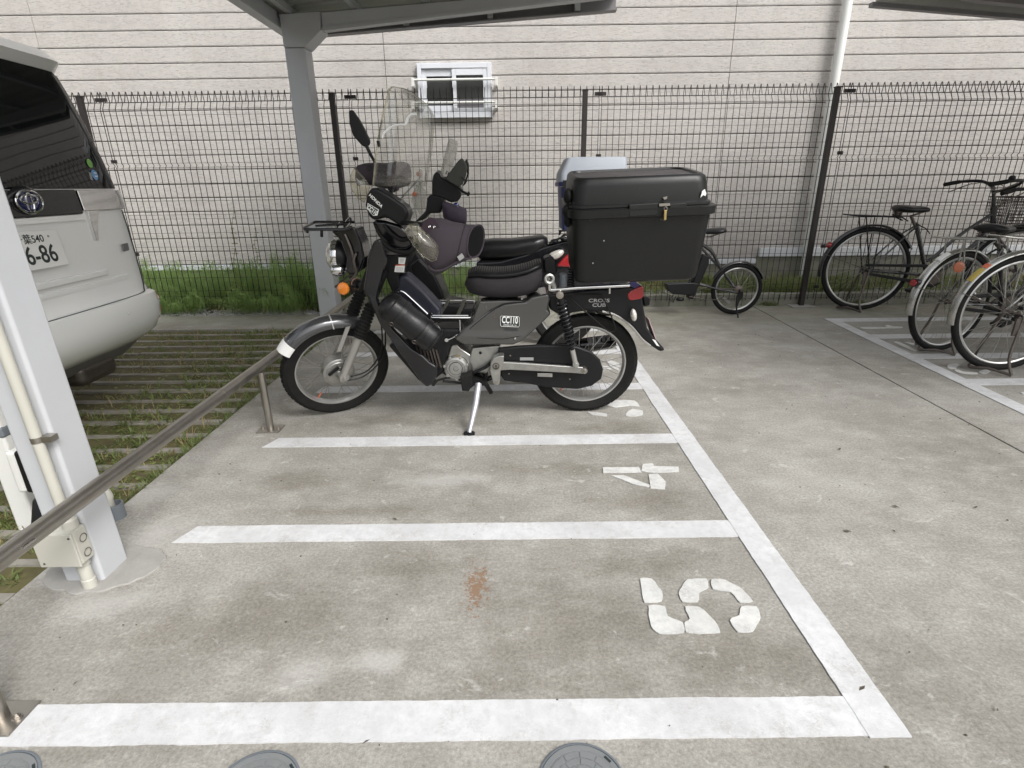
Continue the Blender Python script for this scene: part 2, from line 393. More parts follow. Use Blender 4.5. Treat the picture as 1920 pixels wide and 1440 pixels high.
def text(s, o, right, up, size, mat, name, parent, ext=.0006, bold=0, sx=1, shear=0, align='CENTER'):
    cu = bpy.data.curves.new(name, 'FONT'); cu.body = s; cu.size = size; cu.extrude = ext; cu.offset = bold; cu.shear = shear
    cu.align_x = align; cu.align_y = 'CENTER'; cu.resolution_u = 4
    ob = bpy.data.objects.new(name, cu); C.objects.link(ob)
    bpy.context.view_layer.update()
    me = bpy.data.meshes.new_from_object(ob.evaluated_get(bpy.context.evaluated_depsgraph_get()))
    bpy.data.objects.remove(ob); bpy.data.curves.remove(cu)
    r = Vector(right).normalized(); u = Vector(up); u = (u - r * u.dot(r)).normalized(); nn = r.cross(u)
    off = ORG.get(parent.name, Vector((0, 0, 0))); o = Vector(o) - off
    for q in me.vertices:
        c = q.co.copy(); q.co = o + r * c.x * sx + u * c.y + nn * c.z
    me.materials.clear(); me.materials.append(mat); me.name = name
    x = bpy.data.objects.new(name, me); C.objects.link(x); x.parent = parent; ORG[x.name] = off
    return x

# ================================================================== SETTING
def structure(name, mb, mat, **k):
    o = mb.build(name, mat, None, **k); o['kind'] = 'structure'; return o
soil = structure('ground', MB().box((-70, -60, -.5), (70, 70, -.07)), MT['soil'])
SLAB_L = -1.655
def joint_x(y): return 2.478 + (y - 2.375) * .033
slab = MB().prism([(SLAB_L, -5, 0), (joint_x(-5), -5, 0), (joint_x(5.86), 5.86, 0), (SLAB_L, 5.86, 0)], (0, 0, -.12))
slab.prism([(joint_x(-5) + .010, -5, 0), (14, -5, 0), (14, 5.86, 0), (joint_x(5.86) + .010, 5.86, 0)], (0, 0, -.12))
ground = structure('concrete_pavement', slab, MT['concrete'], bevel=.003)
strip = structure('concrete_edging', MB().box((-16, 5.09, -.12), (SLAB_L - .012, 5.70, -.004)), MT['concrete'], bevel=.004)

# painted bays: worn edges, one sheet each, 4 mm proud
def wobble(pts, step, amp, seed):
    out = []
    for i in range(len(pts)):
        a, b = pts[i], pts[(i + 1) % len(pts)]
        k = max(1, int((b - a).length / step))
        nrm = Vector((-(b - a).y, (b - a).x, 0)).normalized()
        for j in range(k):
            p = a.lerp(b, j / k)
            d = mnoise.noise(Vector((p.x * 9 + seed, p.y * 9, 0))) * .6 + mnoise.noise(Vector((p.x * 40, p.y * 40 + seed, 0))) * .6
            out.append(p + nrm * d * amp)
    return out
def painted(name, pts, mat, z=.004, step=.016, amp=.0034, seed=0):
    pts = [Vector((p[0], p[1], z)) for p in pts]
    pts = wobble(pts, step, amp, seed)
    mb = MB().prism(pts, (0, 0, -.003))
    return mb.build(name, mat, ground, flat=True)
XI, XO, XL = .842, .944, -1.27
painted('bay_line', [(XI, .936), (XO, .936), (XO, 4.95), (XI, 4.95)], MT['paint'], .0042)
for k, (y0, y1) in enumerate([(.937, 1.049), (1.732, 1.838), (2.530, 2.638), (3.318, 3.432), (4.115, 4.225), (4.83, 4.94)]):
    slant = .045 if k < 3 else .02
    painted('bay_line', [(XL - slant / 2 + (.02 if k == 0 else 0), y0), (XI + .03, y0 + (.004 if k == 0 else 0)), (XI + .03, y1), (XL + slant / 2 - (.03 if k == 0 else 0), y1)], MT['paint'], .0032, seed=k * 7.3)
# bicycle bays on the right
def rl(y, o=0): return 2.885 + (y - 2.837) * .0607 + o
painted('bay_line', [(rl(-.5), -.5), (rl(-.5, .105), -.5), (rl(5.2, .105), 5.2), (rl(5.2), 5.2)], MT['paint'], .0042, seed=31)
for k, (a, b) in enumerate([(596.2, 602.5), (627.2, 634.8), (664.6, 674), (712.8, 724.6)]):
    y1, y0 = gnd(1690, a).y, gnd(1690, b).y
    painted('bay_line', [(rl(y0, .1055), y0), (6.2, y0), (6.2, y1), (rl(y1, .1055), y1)], MT['paint'], .0042, seed=40 + k)
painted('bay_line', [(rl(2.35, .1055), 2.35), (6.2, 2.35), (6.2, 2.45), (rl(2.45, .1055), 2.45)], MT['paint'], .0042, seed=55)
painted('bay_line', [(rl(1.68, .1055), 1.68), (6.2, 1.68), (6.2, 1.78), (rl(1.78, .1055), 1.78)], MT['paint'], .0042, seed=56)
def digit(zf, pieces, amp=.004, seed=0, raw=False):
    mb = MB()
    for i, pc in enumerate(pieces):
        pts = smooth([gnd(*zf(*q), .0048) for q in pc for _ in (0,)], 3, True); pts = [p * .55 + q_ * .45 for p, q_ in zip(pts, [gnd(*zf(*(pc[i // 3])), .0048).lerp(gnd(*zf(*(pc[(i // 3 + 1) % len(pc)])), .0048), (i % 3) / 3) for i in range(len(pts))])]
        if raw: pts = [gnd(*zf(*q), .0048) for q in pc]
        pts = wobble(pts, .010, amp, seed + i * 3.1)
        mb.prism(pts, (0, 0, -.0035))
    return mb.build('bay_number', MT['stencil'], ground, flat=True)
ZG = zoom(1000, 700, 1.9457); ZH = zoom(1540, 560, 5.053)
digit(ZG, [[(388, 748), (432, 748), (470, 795), (468, 830), (405, 835), (395, 790)],
           [(545, 770), (562, 750), (632, 748), (640, 780), (605, 797), (600, 830), (545, 832), (530, 800)],
           [(650, 750), (700, 752), (760, 785), (800, 830), (755, 835), (720, 797), (655, 785)],
           [(420, 848), (480, 850), (490, 885), (545, 908), (550, 945), (460, 948), (430, 920)],
           [(555, 850), (605, 852), (660, 900), (682, 945), (600, 948), (557, 942), (552, 908), (570, 895)],
           [(760, 850), (815, 850), (830, 890), (800, 940), (745, 942), (718, 900), (752, 882)]], seed=1)
digit(ZG, [[(252, 342), (385, 342), (395, 360), (255, 362)],
           [(400, 330), (435, 328), (440, 338), (530, 340), (532, 358), (440, 362), (395, 355)],
           [(285, 372), (330, 371), (425, 407), (422, 414), (370, 405)],
           [(420, 368), (455, 365), (483, 395), (480, 422), (428, 418)]], .003, seed=2, raw=True)
digit(ZC, [[(1200, 1140), (1310, 1110), (1440, 1115), (1480, 1160), (1400, 1152), (1290, 1165)],
           [(1370, 1230), (1380, 1205), (1420, 1180), (1500, 1190), (1500, 1225), (1420, 1235)],
           [(1080, 1200), (1220, 1215), (1220, 1235), (1110, 1222)]], .003, seed=3)
digit(ZC, [[(1225, 800), (1320, 826), (1312, 880), (1250, 850)], [(1190, 845), (1240, 850), (1260, 872), (1200, 872)]], .003, seed=4)
digit(ZH, [[(375, 268), (610, 268), (606, 250), (640, 249), (690, 262), (755, 262), (762, 277), (400, 284)]], .003, seed=5)
digit(ZH, [[(688, 410), (738, 410), (905, 489), (855, 490)], [(790, 412), (850, 416), (980, 450), (990, 462), (925, 456)], [(945, 404), (985, 406), (1010, 424), (985, 426)]], .003, seed=6)
digit(ZH, [[(1195, 635), (1215, 619), (1290, 616), (1310, 634), (1272, 650), (1280, 662), (1222, 662), (1198, 652)],
           [(1258, 673), (1302, 672), (1345, 690), (1470, 700), (1482, 712), (1400, 712), (1330, 706), (1280, 691)],
           [(1490, 690), (1560, 668), (1600, 690), (1540, 712)]], .003, seed=7)
digit(ZH, [[(1890, 886), (2010, 886), (2020, 902), (1912, 904)], [(2030, 880), (2140, 884), (2140, 902), (2030, 900)]], .003, seed=8)

# mossy strip parking on the left: pale strips set in soil, each piece its own
mossg = MB()
nx, ny = 60, 40
for j in range(ny + 1):
    for i in range(nx + 1):
        x = -16 + (SLAB_L - .01 + 16) * i / nx; y = -2 + 7.08 * j / ny
        mossg.v.append(Vector((x, y, -.026 + .012 * mnoise.noise(Vector((x * 5, y * 5, 0))))))
for j in range(ny):
    for i in range(nx):
        a = j * (nx + 1) + i; mossg.f.append((a, a + 1, a + nx + 2, a + nx + 1))
mossy = structure('mossy_ground', mossg, MT['moss'])
rows = [4.93, 4.725, 4.53, 4.335, 4.15, 3.975, 3.80, 3.62, 3.44, 3.26, 3.085, 2.91, 2.73, 2.55, 2.37, 2.19, 2.01, 1.83, 1.65, 1.47, 1.29, 1.11]
for k, y in enumerate(rows):
    x1 = SLAB_L - .02 - random.random() * .02
    while x1 > -7.5:
        L = 1.15 + .4 * random.random(); x0 = max(x1 - L, -7.6)
        mb = MB(); t = (random.random() - .5) * .006; zz = -.017 + random.random() * .006
        n = 5
        top = [Vector((x0 + (x1 - x0) * i / n, y + t + .018 + .004 * mnoise.noise(Vector((i * 1.7, y * 9, x0))), zz + .003 * mnoise.noise(Vector((i * 2.1, y, 4))))) for i in range(n + 1)]
        bot = [Vector((x0 + (x1 - x0) * i / n, y - t - .018 + .004 * mnoise.noise(Vector((i * 1.3, y * 9, 9))), zz + .003 * mnoise.noise(Vector((i * 2.1, y, 8))))) for i in range(n, -1, -1)]
        mb.prism(top + bot, (0, 0, -.06)); mb.build('edging_strip', MT['plank'], mossy, flat=True)
        x1 = x0 - .008 - random.random() * .012
def blades(mb, x, y, z, h, n, spread, wd):
    for _ in range(n):
        a = random.random() * 2 * PI; d = Vector((math.cos(a), math.sin(a), 0)); s = Vector((-d.y, d.x, 0)) * wd
        b = Vector((x, y, z)) + d * random.random() * spread * .4; hh = h * (.5 + random.random() * .7)
        m1 = b + d * spread * .35 + Vector((0, 0, hh * .7)); t = b + d * spread * (.8 + random.random() * .4) + Vector((0, 0, hh * (.75 + .35 * random.random())))
        mb.add([b - s, b + s, m1 + s * .8, m1 - s * .8, t], [(0, 1, 2, 3), (3, 2, 4)])
mb = MB()
for _ in range(1500):
    x = SLAB_L - .03 - abs(random.gauss(0, 1.1)); y = random.uniform(1.2, 5.08)
    if mnoise.noise(Vector((x * 1.3, y * 1.3, 3))) < -.2: continue
    if min(abs(y - r) for r in rows) < .032: continue
    blades(mb, x, y, -.03, .022 + .05 * random.random() ** 4, 6, .05, .003)
for _ in range(160):
    y = random.uniform(1.6, 5.05); blades(mb, SLAB_L - .012 - random.random() * .02, y, -.03, .05, 4, .05, .003)
for _ in range(240):
    y = random.uniform(1.6, 5.0); blades(mb, SLAB_L - .3 - random.random() * .5, y + .02, -.03, .07 * random.random(), 6, .07, .004)
tag(mb.build('moss_tufts', MT['grass'], None, flat=True), 'low grass and moss tufts growing between the pale strips left of the pavement', 'ground cover', None, 'stuff')
mb = MB()
for _ in range(420):
    x = SLAB_L - .03 - abs(random.gauss(0, 1.1)); y = random.uniform(1.2, 5.08); blades(mb, x, y, -.03, .03 + .05 * random.random(), 4, .07, .002)
for _ in range(260):
    x = random.uniform(-5, 6); y = random.uniform(5.98, 7.0); blades(mb, x, y, .0 if x < -2 else .06, .08 + .16 * random.random() ** 2, 4, .12, .0022)
for _ in range(120):
    x = random.uniform(-5, -2); y = random.uniform(5.72, 5.9); blades(mb, x, y, -.03, .10, 3, .14, .002)
tag(mb.build('dry_grass', MT['straw'], None, flat=True), 'dry straw coloured grass stems mixed among the green weeds', 'dry grass', None, 'stuff')
# small round leaves of ground weeds
mb = MB()
for _ in range(2600):
    x = SLAB_L - .05 - abs(random.gauss(0, .8)); y = random.uniform(1.2, 5.0)
    if mnoise.noise(Vector((x * 1.1 + 7, y * 1.6, 1))) < .05: continue
    c = Vector((x, y, -.02 + random.random() * .03)); a = random.random() * 6.28; r_ = .006 + .009 * random.random()
    u = Vector((math.cos(a), math.sin(a), .25 * random.uniform(-1, 1))) * r_; v = Vector((-math.sin(a), math.cos(a), .4 * random.uniform(-1, 1))) * r_ * .7
    mb.add([c - u, c - v, c + u, c + v], [(0, 1, 2, 3)])
tag(mb.build('weed_leaves', MT['weed'], None, flat=True), 'tiny pale leaves of weeds scattered over the mossy strips on the left', 'ground cover', None, 'stuff')

# ------------------------------------------------------------------ bed between fence and house
bedm = MB(); nx, ny = 90, 8
for j in range(ny + 1):
    for i in range(nx + 1):
        x = -14 + 28 * i / nx; y = 5.70 + 1.56 * j / ny
        z = -.03 + (.10 if x > -2.05 and y > 5.98 else 0) * min(1, max(0, (x + 2.3) * 4)) + .02 * mnoise.noise(Vector((x * 3, y * 3, 0)))
        if x > -2.05 and y < 5.98: z = -.09
        bedm.v.append(Vector((x, y, z)))
for j in range(ny):
    for i in range(nx):
        a = j * (nx + 1) + i; bedm.f.append((a, a + 1, a + nx + 2, a + nx + 1))
structure('planting_bed', bedm, MT['moss'])
def pebble_mesh():
    bm = bmesh.new(); bmesh.ops.create_icosphere(bm, subdivisions=1, radius=1)
    for q in bm.verts: q.co *= .8 + .4 * random.random()
    return [q.co.copy() for q in bm.verts], [tuple(x.index for x in f.verts) for f in bm.faces]
PEB = [pebble_mesh() for _ in range(5)]
def pebbles(mb, n, fx, fy, fz, r0, r1):
    for _ in range(n):
        vs, fs = random.choice(PEB); x, y = fx(), fy(); r_ = random.uniform(r0, r1); a = random.random() * 6
        sx, sy, s3 = r_ * random.uniform(.8, 1.3), r_ * random.uniform(.7, 1.1), r_ * .6
        mb.add([(x + math.cos(a) * q.x * sx - math.sin(a) * q.y * sy, y + math.sin(a) * q.x * sx + math.cos(a) * q.y * sy, fz(x, y) + q.z * s3) for q in vs], fs)
mb = MB()
pebbles(mb, 2600, lambda: random.uniform(-6.5, -2.02), lambda: 5.70 + abs(random.gauss(0, .14)), lambda x, y: -.022 + random.random() * .02, .008, .024)
pebbles(mb, 1500, lambda: random.uniform(-1.9, 7), lambda: random.uniform(6.0, 6.35), lambda x, y: .075 + random.random() * .015, .008, .028)
tag(mb.build('gravel', MT['gravel'], None, flat=True), 'grey gravel along the foot of the mesh fence', 'gravel', None, 'stuff')

# ------------------------------------------------------------------ low block kerb under the fence
kerb = thing('block_kerb', 'low mossy concrete block kerb along the foot of the mesh fence', 'low wall', (0, 5.9, 0))
x = -2.05; k = 0
blk = []
while x < 8.5:
    L = .395 if k else .20
    mb = MB().box((x, 5.865 + .003 * random.random(), -.1), (x + L - .007, 5.975, .118 + random.random() * .006))
    mb.build('block', MT['block'], kerb, bevel=.006); x += L; k += 1
mb = MB()
for _ in range(1900):
    x = random.uniform(-2, 7.5); y = random.uniform(5.99, 7.1)
    if mnoise.noise(Vector((x * 1.1, y * 1.4, 8))) < -.18 - .1 * (y > 6.5): continue
    blades(mb, x, y, .06, .05 + .10 * random.random() ** 2, 5, .09, .004)
for _ in range(900):
    x = random.uniform(.9, 4.2); y = random.uniform(6.02, 6.8)
    if mnoise.noise(Vector((x * .9 + 4, y * 1.1, 5))) < 0: continue
    blades(mb, x, y, .07, .10 + .08 * random.random(), 6, .12, .005)
for cx_ in (2.75, 3.75, .2):
    for _ in range(16): blades(mb, cx_ + random.gauss(0, .05), 5.85, -.0, .06, 4, .06, .004)
tag(mb.build('weed_patch', MT['grass'], None, flat=True), 'low green weeds and moss behind the block kerb under the house wall', 'weeds', None, 'stuff')

# feathery horsetail thicket on the left
def horsetail(mb, x, y, z, h, leanx, leany, droop):
    segs = 9; prev = Vector((x, y, z)); dirv = Vector((leanx, leany, 1)).normalized()
    for i in range(segs):
        p = prev + dirv * h / segs
        dirv = (dirv + Vector((leanx, leany, -droop)) * .10).normalized()
        s = Vector((.0022, 0, 0)); mb.add([prev - s, prev + s, p + s, p - s], [(0, 1, 2, 3)])
        if i > 0:
            ln = h * .36 * (1 - .55 * i / segs)
            for q in range(8):
                a = random.random() * 2 * PI; d = Vector((math.cos(a), math.sin(a), 0)); sd_ = Vector((-d.y, d.x, 0)) * .0019
                m1 = p + d * ln * .5 + Vector((0, 0, ln * .22)); t = p + d * ln * .95 + Vector((0, 0, -ln * (.15 + droop * .5 + random.random() * .25)))
                mb.add([p - sd_, p + sd_, m1 + sd_, m1 - sd_, t], [(0, 1, 2, 3), (3, 2, 4)])
        prev = p
mb = MB()
for _ in range(760):
    x = random.uniform(-5.4, -1.75) if random.random() < .85 else random.uniform(-1.8, .35); y = random.uniform(5.86, 7.15)
    dens = mnoise.noise(Vector((x * 1.4, y, 2)))
    if dens < -.35: continue
    hh = (.22 + .24 * random.random()) * (1.15 if x > -3.2 else .95) * (1 + .4 * max(0, dens))
    horsetail(mb, x, y, -.03, hh, random.gauss(0, .12), -.12 + random.gauss(0, .15), .5 + random.random() * .8)
for cx_, n_ in ((-4.15, 10), (-3.75, 9), (-3.42, 6), (-2.85, 10), (-2.6, 9), (-2.32, 5), (-4.5, 8)):
    for _ in range(n_):
        horsetail(mb, cx_ + random.gauss(0, .08), random.uniform(5.78, 5.9), -.03, .30 + .12 * random.random(), random.gauss(0, .2), -.35 + random.gauss(0, .1), 1.3)
tag(mb.build('horsetail_thicket', MT['fern'], None, flat=True), 'feathery green horsetail thicket spilling through the fence on the left', 'weeds', None, 'stuff')
def tall_weed(px, py_top, py_bot, Y, label, dens):
    b = at(px + 6, py_bot, Y); t = at(px, py_top, Y)
    th = thing('tall_weed', label, 'weed', (b.x, b.y, b.z), 'tall thin weeds by the fence')
    n = 16; pts = [b.lerp(t, i / n) + Vector((.012 * math.sin(i * .9), 0, 0)) for i in range(n + 1)]
    MB().tube(pts, [.005, .0015], 6).build('stem', MT['stem'], th)
    lf = MB()
    for i in range(2, n + 1):
        for _ in range(dens):
            a = random.random() * 6.28; d = Vector((math.cos(a), math.sin(a) * .7, .15 * random.uniform(-1, 1))); s = Vector((-d.y, d.x, .3)).normalized()
            L = .05 * (1.25 - i / n * .7) * random.uniform(.6, 1.2); p = pts[i]
            lf.add([p, p + d * L * .5 + s * L * .26, p + d * L + Vector((0, 0, -.01)), p + d * L * .5 - s * L * .26], [(0, 1, 2, 3)])
    lf.build('leaves', MT['weed'], th, flat=True)
tall_weed(436, 388, 540, 6.25, 'tallest thin pale weed stalk standing against the siding behind the fence', 5)
tall_weed(478, 428, 545, 6.2, 'shorter pale weed stalk just right of the tallest one behind the fence', 4)
mw = thing('maple_seedling', 'small yellow green star leaved seedling in front of the horsetails', 'seedling', tuple(at(455, 575, 5.74)))
b = at(455, 575, 5.74); ln = MB(); lf = MB()
for dx, dz in ((-.05, .20), (.03, .23), (.02, .12), (-.10, .15), (.10, .16), (.0, .28)):
    t = b + Vector((dx, -.03, dz)); ln.tube([b, b.lerp(t, .5) + Vector((dx * .3, 0, .02)), t], .002, 5)
    for q in range(5):
        a = PI * (.0 + q / 4) + .2; d = Vector((math.cos(a), -.35, -math.sin(a) * .6 + .3)); s = Vector((-d.z, 0, d.x)) * .25
        lf.add([t, t + (d + s) * .02, t + d * .048, t + (d - s) * .02], [(0, 1, 2, 3)])
ln.build('stem', MT['stem'], mw); lf.build('leaves', MT['weed'], mw, flat=True)

# ------------------------------------------------------------------ house
HY = 7.3
house = thing('house', 'house wall of pinkish grey lap siding behind the mesh fence', 'house', (0, HY, 0))
MB().box((-12, HY + .025, -.3), (12, HY + 5, 6.6)).build('wall_core', MT['groove'], house)
CH = .1655
cols = [(-9.43, -5.437), (-5.437, -1.451), (-1.451, 2.596), (2.596, 6.60), (6.60, 10.6)]
boards = {}
z0 = .330
for r_ in range(37):
    for ci, (a, b) in enumerate(cols):
        key = round(b - a, 3)
        if key not in boards:
            L = b - a - .007; h = CH - .0095
            mb = MB().prism([(0, 0, 0), (0, -.004, .010), (0, -.004, h - .006), (0, 0, h), (0, .03, h), (0, .03, 0)], (L, 0, 0))
            me_o = mb.build('siding_board', MT['siding'], None, flat=True); boards[key] = me_o.data; bpy.data.objects.remove(me_o)
        o = bpy.data.objects.new('siding_board', boards[key]); C.objects.link(o); o.parent = house
        o.location = (a, -.004 - .0015 * random.random(), z0 + r_ * CH)
MB().box((-12, HY - .03, .255), (3.20, HY + .02, .318)).build('base_flashing', MT['white_metal'], house, bevel=.004)
MB().box((3.23, HY - .05, .345), (12, HY - .012, .455)).build('base_flashing', MT['white_metal'], house, bevel=.004)
MB().box((-12, HY + .0, -.3), (3.2, HY + .024, .262)).box((3.205, HY - .02, -.3), (12, HY + .024, .352)).build('foundation', MT['block'], house)
# downpipe
pa, pb = at(1594, -60, HY - .10), at(1506, 540, HY - .10)
dx_ = .5 * (pa.x + pb.x)
dp = MB().tube([(dx_ + .02, HY - .10, .05), (dx_ - .005, HY - .10, 1.25), (dx_ - .005, HY - .10, 6.5)], .052, 20).build('downpipe', MT['white_pvc'], house)
mb = MB()
for z in (.9, 2.0, 3.6): mb.lathe([(.056, -.012), (.056, .012)], (dx_, HY - .10, z), (0, 0, 1), 20); mb.box((dx_ - .008, HY - .10, z - .01), (dx_ + .008, HY, z + .01))
mb.build('pipe_bracket', MT['white_pvc'], dp)
# window
wx0, wx1, wz0, wz1 = at(781, 118, HY - .06).x, at(921, 120, HY - .06).x, at(850, 221, HY - .06).z, at(850, 118, HY - .06).z
win = MB()
for a, b in (((wx0, HY - .075, wz0), (wx0 + .05, HY - .006, wz1)), ((wx1 - .05, HY - .075, wz0), (wx1, HY - .006, wz1)), ((wx0 + .051, HY - .075, wz1 - .055), (wx1 - .051, HY - .006, wz1)), ((wx0 + .051, HY - .078, wz0), (wx1 - .051, HY - .006, wz0 + .06))):
    win.box(a, b)
win = win.build('window', MT['white_metal'], house, bevel=.004)
MB().box((wx0 + .045, HY - .016, wz0 + .05), (wx1 - .045, HY - .008, wz1 - .05)).build('window_backing', MT['darkprint'], win)
mid = (wx0 + wx1) / 2 - .03
def sash(x0, x1, y, za, zb, t, name, tb):
    mb = MB()
    mb.box((x0, y, za), (x0 + t, y + .022, zb)); mb.box((x1 - t, y, za), (x1, y + .022, zb)); mb.box((x0 + t + .0005, y, za), (x1 - t - .0005, y + .022, za + tb)); mb.box((x0 + t + .0005, y, zb - tb), (x1 - t - .0005, y + .022, zb))
    return mb.build(name, MT['white_metal'], win, bevel=.003)
sash(wx0 + .052, mid + .05, HY - .042, wz0 + .065, wz1 - .058, .05, 'sash', .075)
MB().box((wx0 + .10, HY - .030, wz0 + .14), (mid + .0, HY - .026, wz1 - .13)).build('pane', MT['pane'], win)
sash(mid, wx1 - .052, HY - .068, wz0 + .035, wz1 - .058, .048, 'sash', .07)
MB().box((mid + .047, HY - .058, wz0 + .105), (wx1 - .099, HY - .054, wz0 + .20)).build('lower_pane', MT['screen_mesh'], win)
MB().box((mid + .047, HY - .058, wz0 + .205), (wx1 - .099, HY - .054, wz1 - .127)).build('pane', MT['pane'], win)
MB().box((mid + .047, HY - .060, wz0 + .198), (wx1 - .099, HY - .052, wz0 + .212)).build('sash_bar', MT['dark_trim'], win)
for py in (149, 192):
    p0, p1 = at(772, py + .5, HY - .13), at(932, py - .5, HY - .13); z = (p0.z + p1.z) / 2
    g = MB().tube([(p0.x, HY - .13, z), (p1.x, HY - .13, z)], .013, 12)
    for x in (p0.x + .01, p1.x - .01):
        g.box((x - .016, HY - .145, z - .07), (x + .016, HY - .118, z + .02)); g.box((x - .014, HY - .12, z - .075), (x + .014, HY - .006, z - .03))
    g.build('guard_bar', MT['white_pvc'], house, bevel=.004)

# ------------------------------------------------------------------ mesh fence
FY = 5.82
fx = lambda px, py: at(px, py, FY).x
fence = thing('mesh_fence', 'dark brown welded wire mesh fence in front of the house', 'fence', (0, FY, 0))
p2, p3, p4 = at(635, 290, FY).x, at(1095, 240, FY).x, at(1535, 368, FY).x
step = (p4 - p2) / 2
posts = [p2 - 2 * step, p2 - step, p2, p3, p4, p4 + step, p4 + 2 * step]
TOP = at(1096, 171, FY).z
pm = MB().box((-.024, -.024, -.05), (.024, .024, TOP)); po = pm.build('post', MT['fence'], None, bevel=.004)
po.parent = fence; po.location = (posts[0], -.012, 0)
cap = MB().box((-.027, -.027, TOP), (.027, .027, TOP + .012)).build('post_cap', MT['fence'], po)
for x in posts[1:]:
    c = copy_part(po, fence, (x, -.012, 0)); copy_part(cap, c)
HW = [2.040, 1.985, 1.93, 1.78, 1.62, 1.50, 1.46, 1.30, 1.145, 1.01, .97, .83, .69, .55, .51, .37, .23, .17, .08]
def panel(x0, x1):
    n = int(round((x1 - x0) / .0605)); mb = MB(); r_ = .0036
    for i in range(n + 1):
        x = x0 + (x1 - x0) * i / n
        pts = [(x, .03, .06), (x, .03, 1.46), (x, .050, 1.48), (x, .03, 1.50), (x, .03, 1.985), (x, .066, 2.045), (x, .052, 2.135), (x + .001, .046, 2.137), (x + .002, -.004, 2.035)]
        mb.tube(pts, r_, 4)
    for z in HW:
        mb.tube([(x0, .033 if z != 2.040 else -.002, z), (x1, .033 if z != 2.040 else -.002, z)], .0022, 4)
    mb.tube([(x0, .068, 2.045), (x1, .068, 2.045)], .0030, 4)
    o = mb.xf(lambda p: p + Vector((0, FY, 0))).build('mesh_panel', MT['fence'], fence); return o
J = .155
for a, b in zip(posts[:-1], posts[1:]): panel(a + J + .012, b + J - .012)
clampm = None
for x in posts[:-1]:
    for z, s in ((2.07, 1), (1.52, .45), (.62, .45), (.20, .45)):
        mb = MB().box((-.055 * s, -.012, -.016), (.055 * s, .012, .016)).box((-.014, -.02, -.013), (.014, -.0125, .013)) if clampm is None or True else None
        o = mb.build('clamp', MT['fence'], None, bevel=.003); o.parent = fence; o.location = (x + J, .055 if s == 1 else .03, z)
for x in posts[2:5]:
    MB().box((x - .13, FY - .11, .001), (x + .11, FY + .04, .010)).build('post_footing', MT['mortar'], fence, bevel=.004)

# ------------------------------------------------------------------ left carport
CPY = 5.60
car = thing('carport', 'grey painted steel carport on two posts over the motorcycle bays', 'carport', (-1.9, CPY, 0))
fp = [at(525, 27, CPY), at(601, 18, CPY), at(605, 50, CPY), at(575, 87, CPY), at(540, 88, CPY)]
gx0, gx1 = gnd(604, 588).x, gnd(638, 588).x
gy = gnd(604, 588).y
fw = .185
xl = at(532, 86, CPY).x - .0; xl = (xl + gx0) / 2 + .0
xl = gx0 + .01
post_far = MB().prism([(xl, CPY, -.1), (xl + fw, CPY, -.1), (xl + fw, CPY + .2, -.1), (xl, CPY + .2, -.1)], (0, 0, 2.43 + .1))
zt = fp[0].z
post_far.build('post', MT['carport'], car, bevel=.012, seg=3)
hd = [(xl - .002, CPY - .004, 2.432), (xl + fw + .002, CPY - .004, 2.432), (xl + fw + .16, CPY - .004, 2.56), (xl + fw + .17, CPY - .004, 2.70), (xl - .002, CPY - .004, 2.685)]
MB().prism(hd, (0, .208, 0)).build('post_head', MT['carport'], car, bevel=.006)
bx0 = xl + fw + .172; bx1 = 1.0; SL = .062
def bz(x): return 2.70 + (x - bx0) * SL
beam = MB().prism([(bx0, CPY + .02, bz(bx0)), (bx1, CPY + .02, bz(bx1)), (bx1, CPY + .02, bz(bx1) - .06), (bx0, CPY + .02, bz(bx0) - .135)], (0, .10, 0))
bmo = beam.build('beam', MT['carport'], car, bevel=.004)
MB().prism([(bx0, CPY - .004, bz(bx0) - .120), (bx1, CPY - .004, bz(bx1) - .050), (bx1, CPY - .004, bz(bx1) - .066), (bx0, CPY - .004, bz(bx0) - .145)], (0, .023, 0)).build('beam_lip', MT['carport'], bmo)
# second beam near the front post
BY2 = 1.53
MB().prism([(bx0 + .25, BY2, bz(bx0 + .25)), (bx1, BY2, bz(bx1)), (bx1, BY2, bz(bx1) - .06), (bx0 + .25, BY2, bz(bx0 + .25) - .135)], (0, .10, 0)).build('beam', MT['carport'], car, bevel=.004)
RY0, RY1 = .9, 6.10
sheet = MB(); nr = 26
prof = []
for i in range(nr * 4 + 1):
    y = RY0 + (RY1 - RY0) * i / (nr * 4); ph = i % 4
    prof.append((y, .022 if ph in (0, 1) else 0))
vs = []
for x in (xl - .12, bx1 + .03):
    for y, h in prof: vs.append(Vector((x, y, bz(x) + .075 + h)))
n = len(prof); sheet.add(vs, [(i, i + 1, n + i + 1, n + i) for i in range(n - 1)])
so_ = sheet.build('roof_sheet', MT['roofsheet'], car, flat=True); md = so_.modifiers.new('thick', 'SOLIDIFY'); md.thickness = .004
for x in (xl + .05, xl + .62, xl + 1.25, xl + 1.88, xl + 2.5):
    MB().box((x, RY0 + .05, bz(x) + .012), (x + .05, RY1 - .05, bz(x) + .070)).build('purlin', MT['carport'], car, bevel=.003)
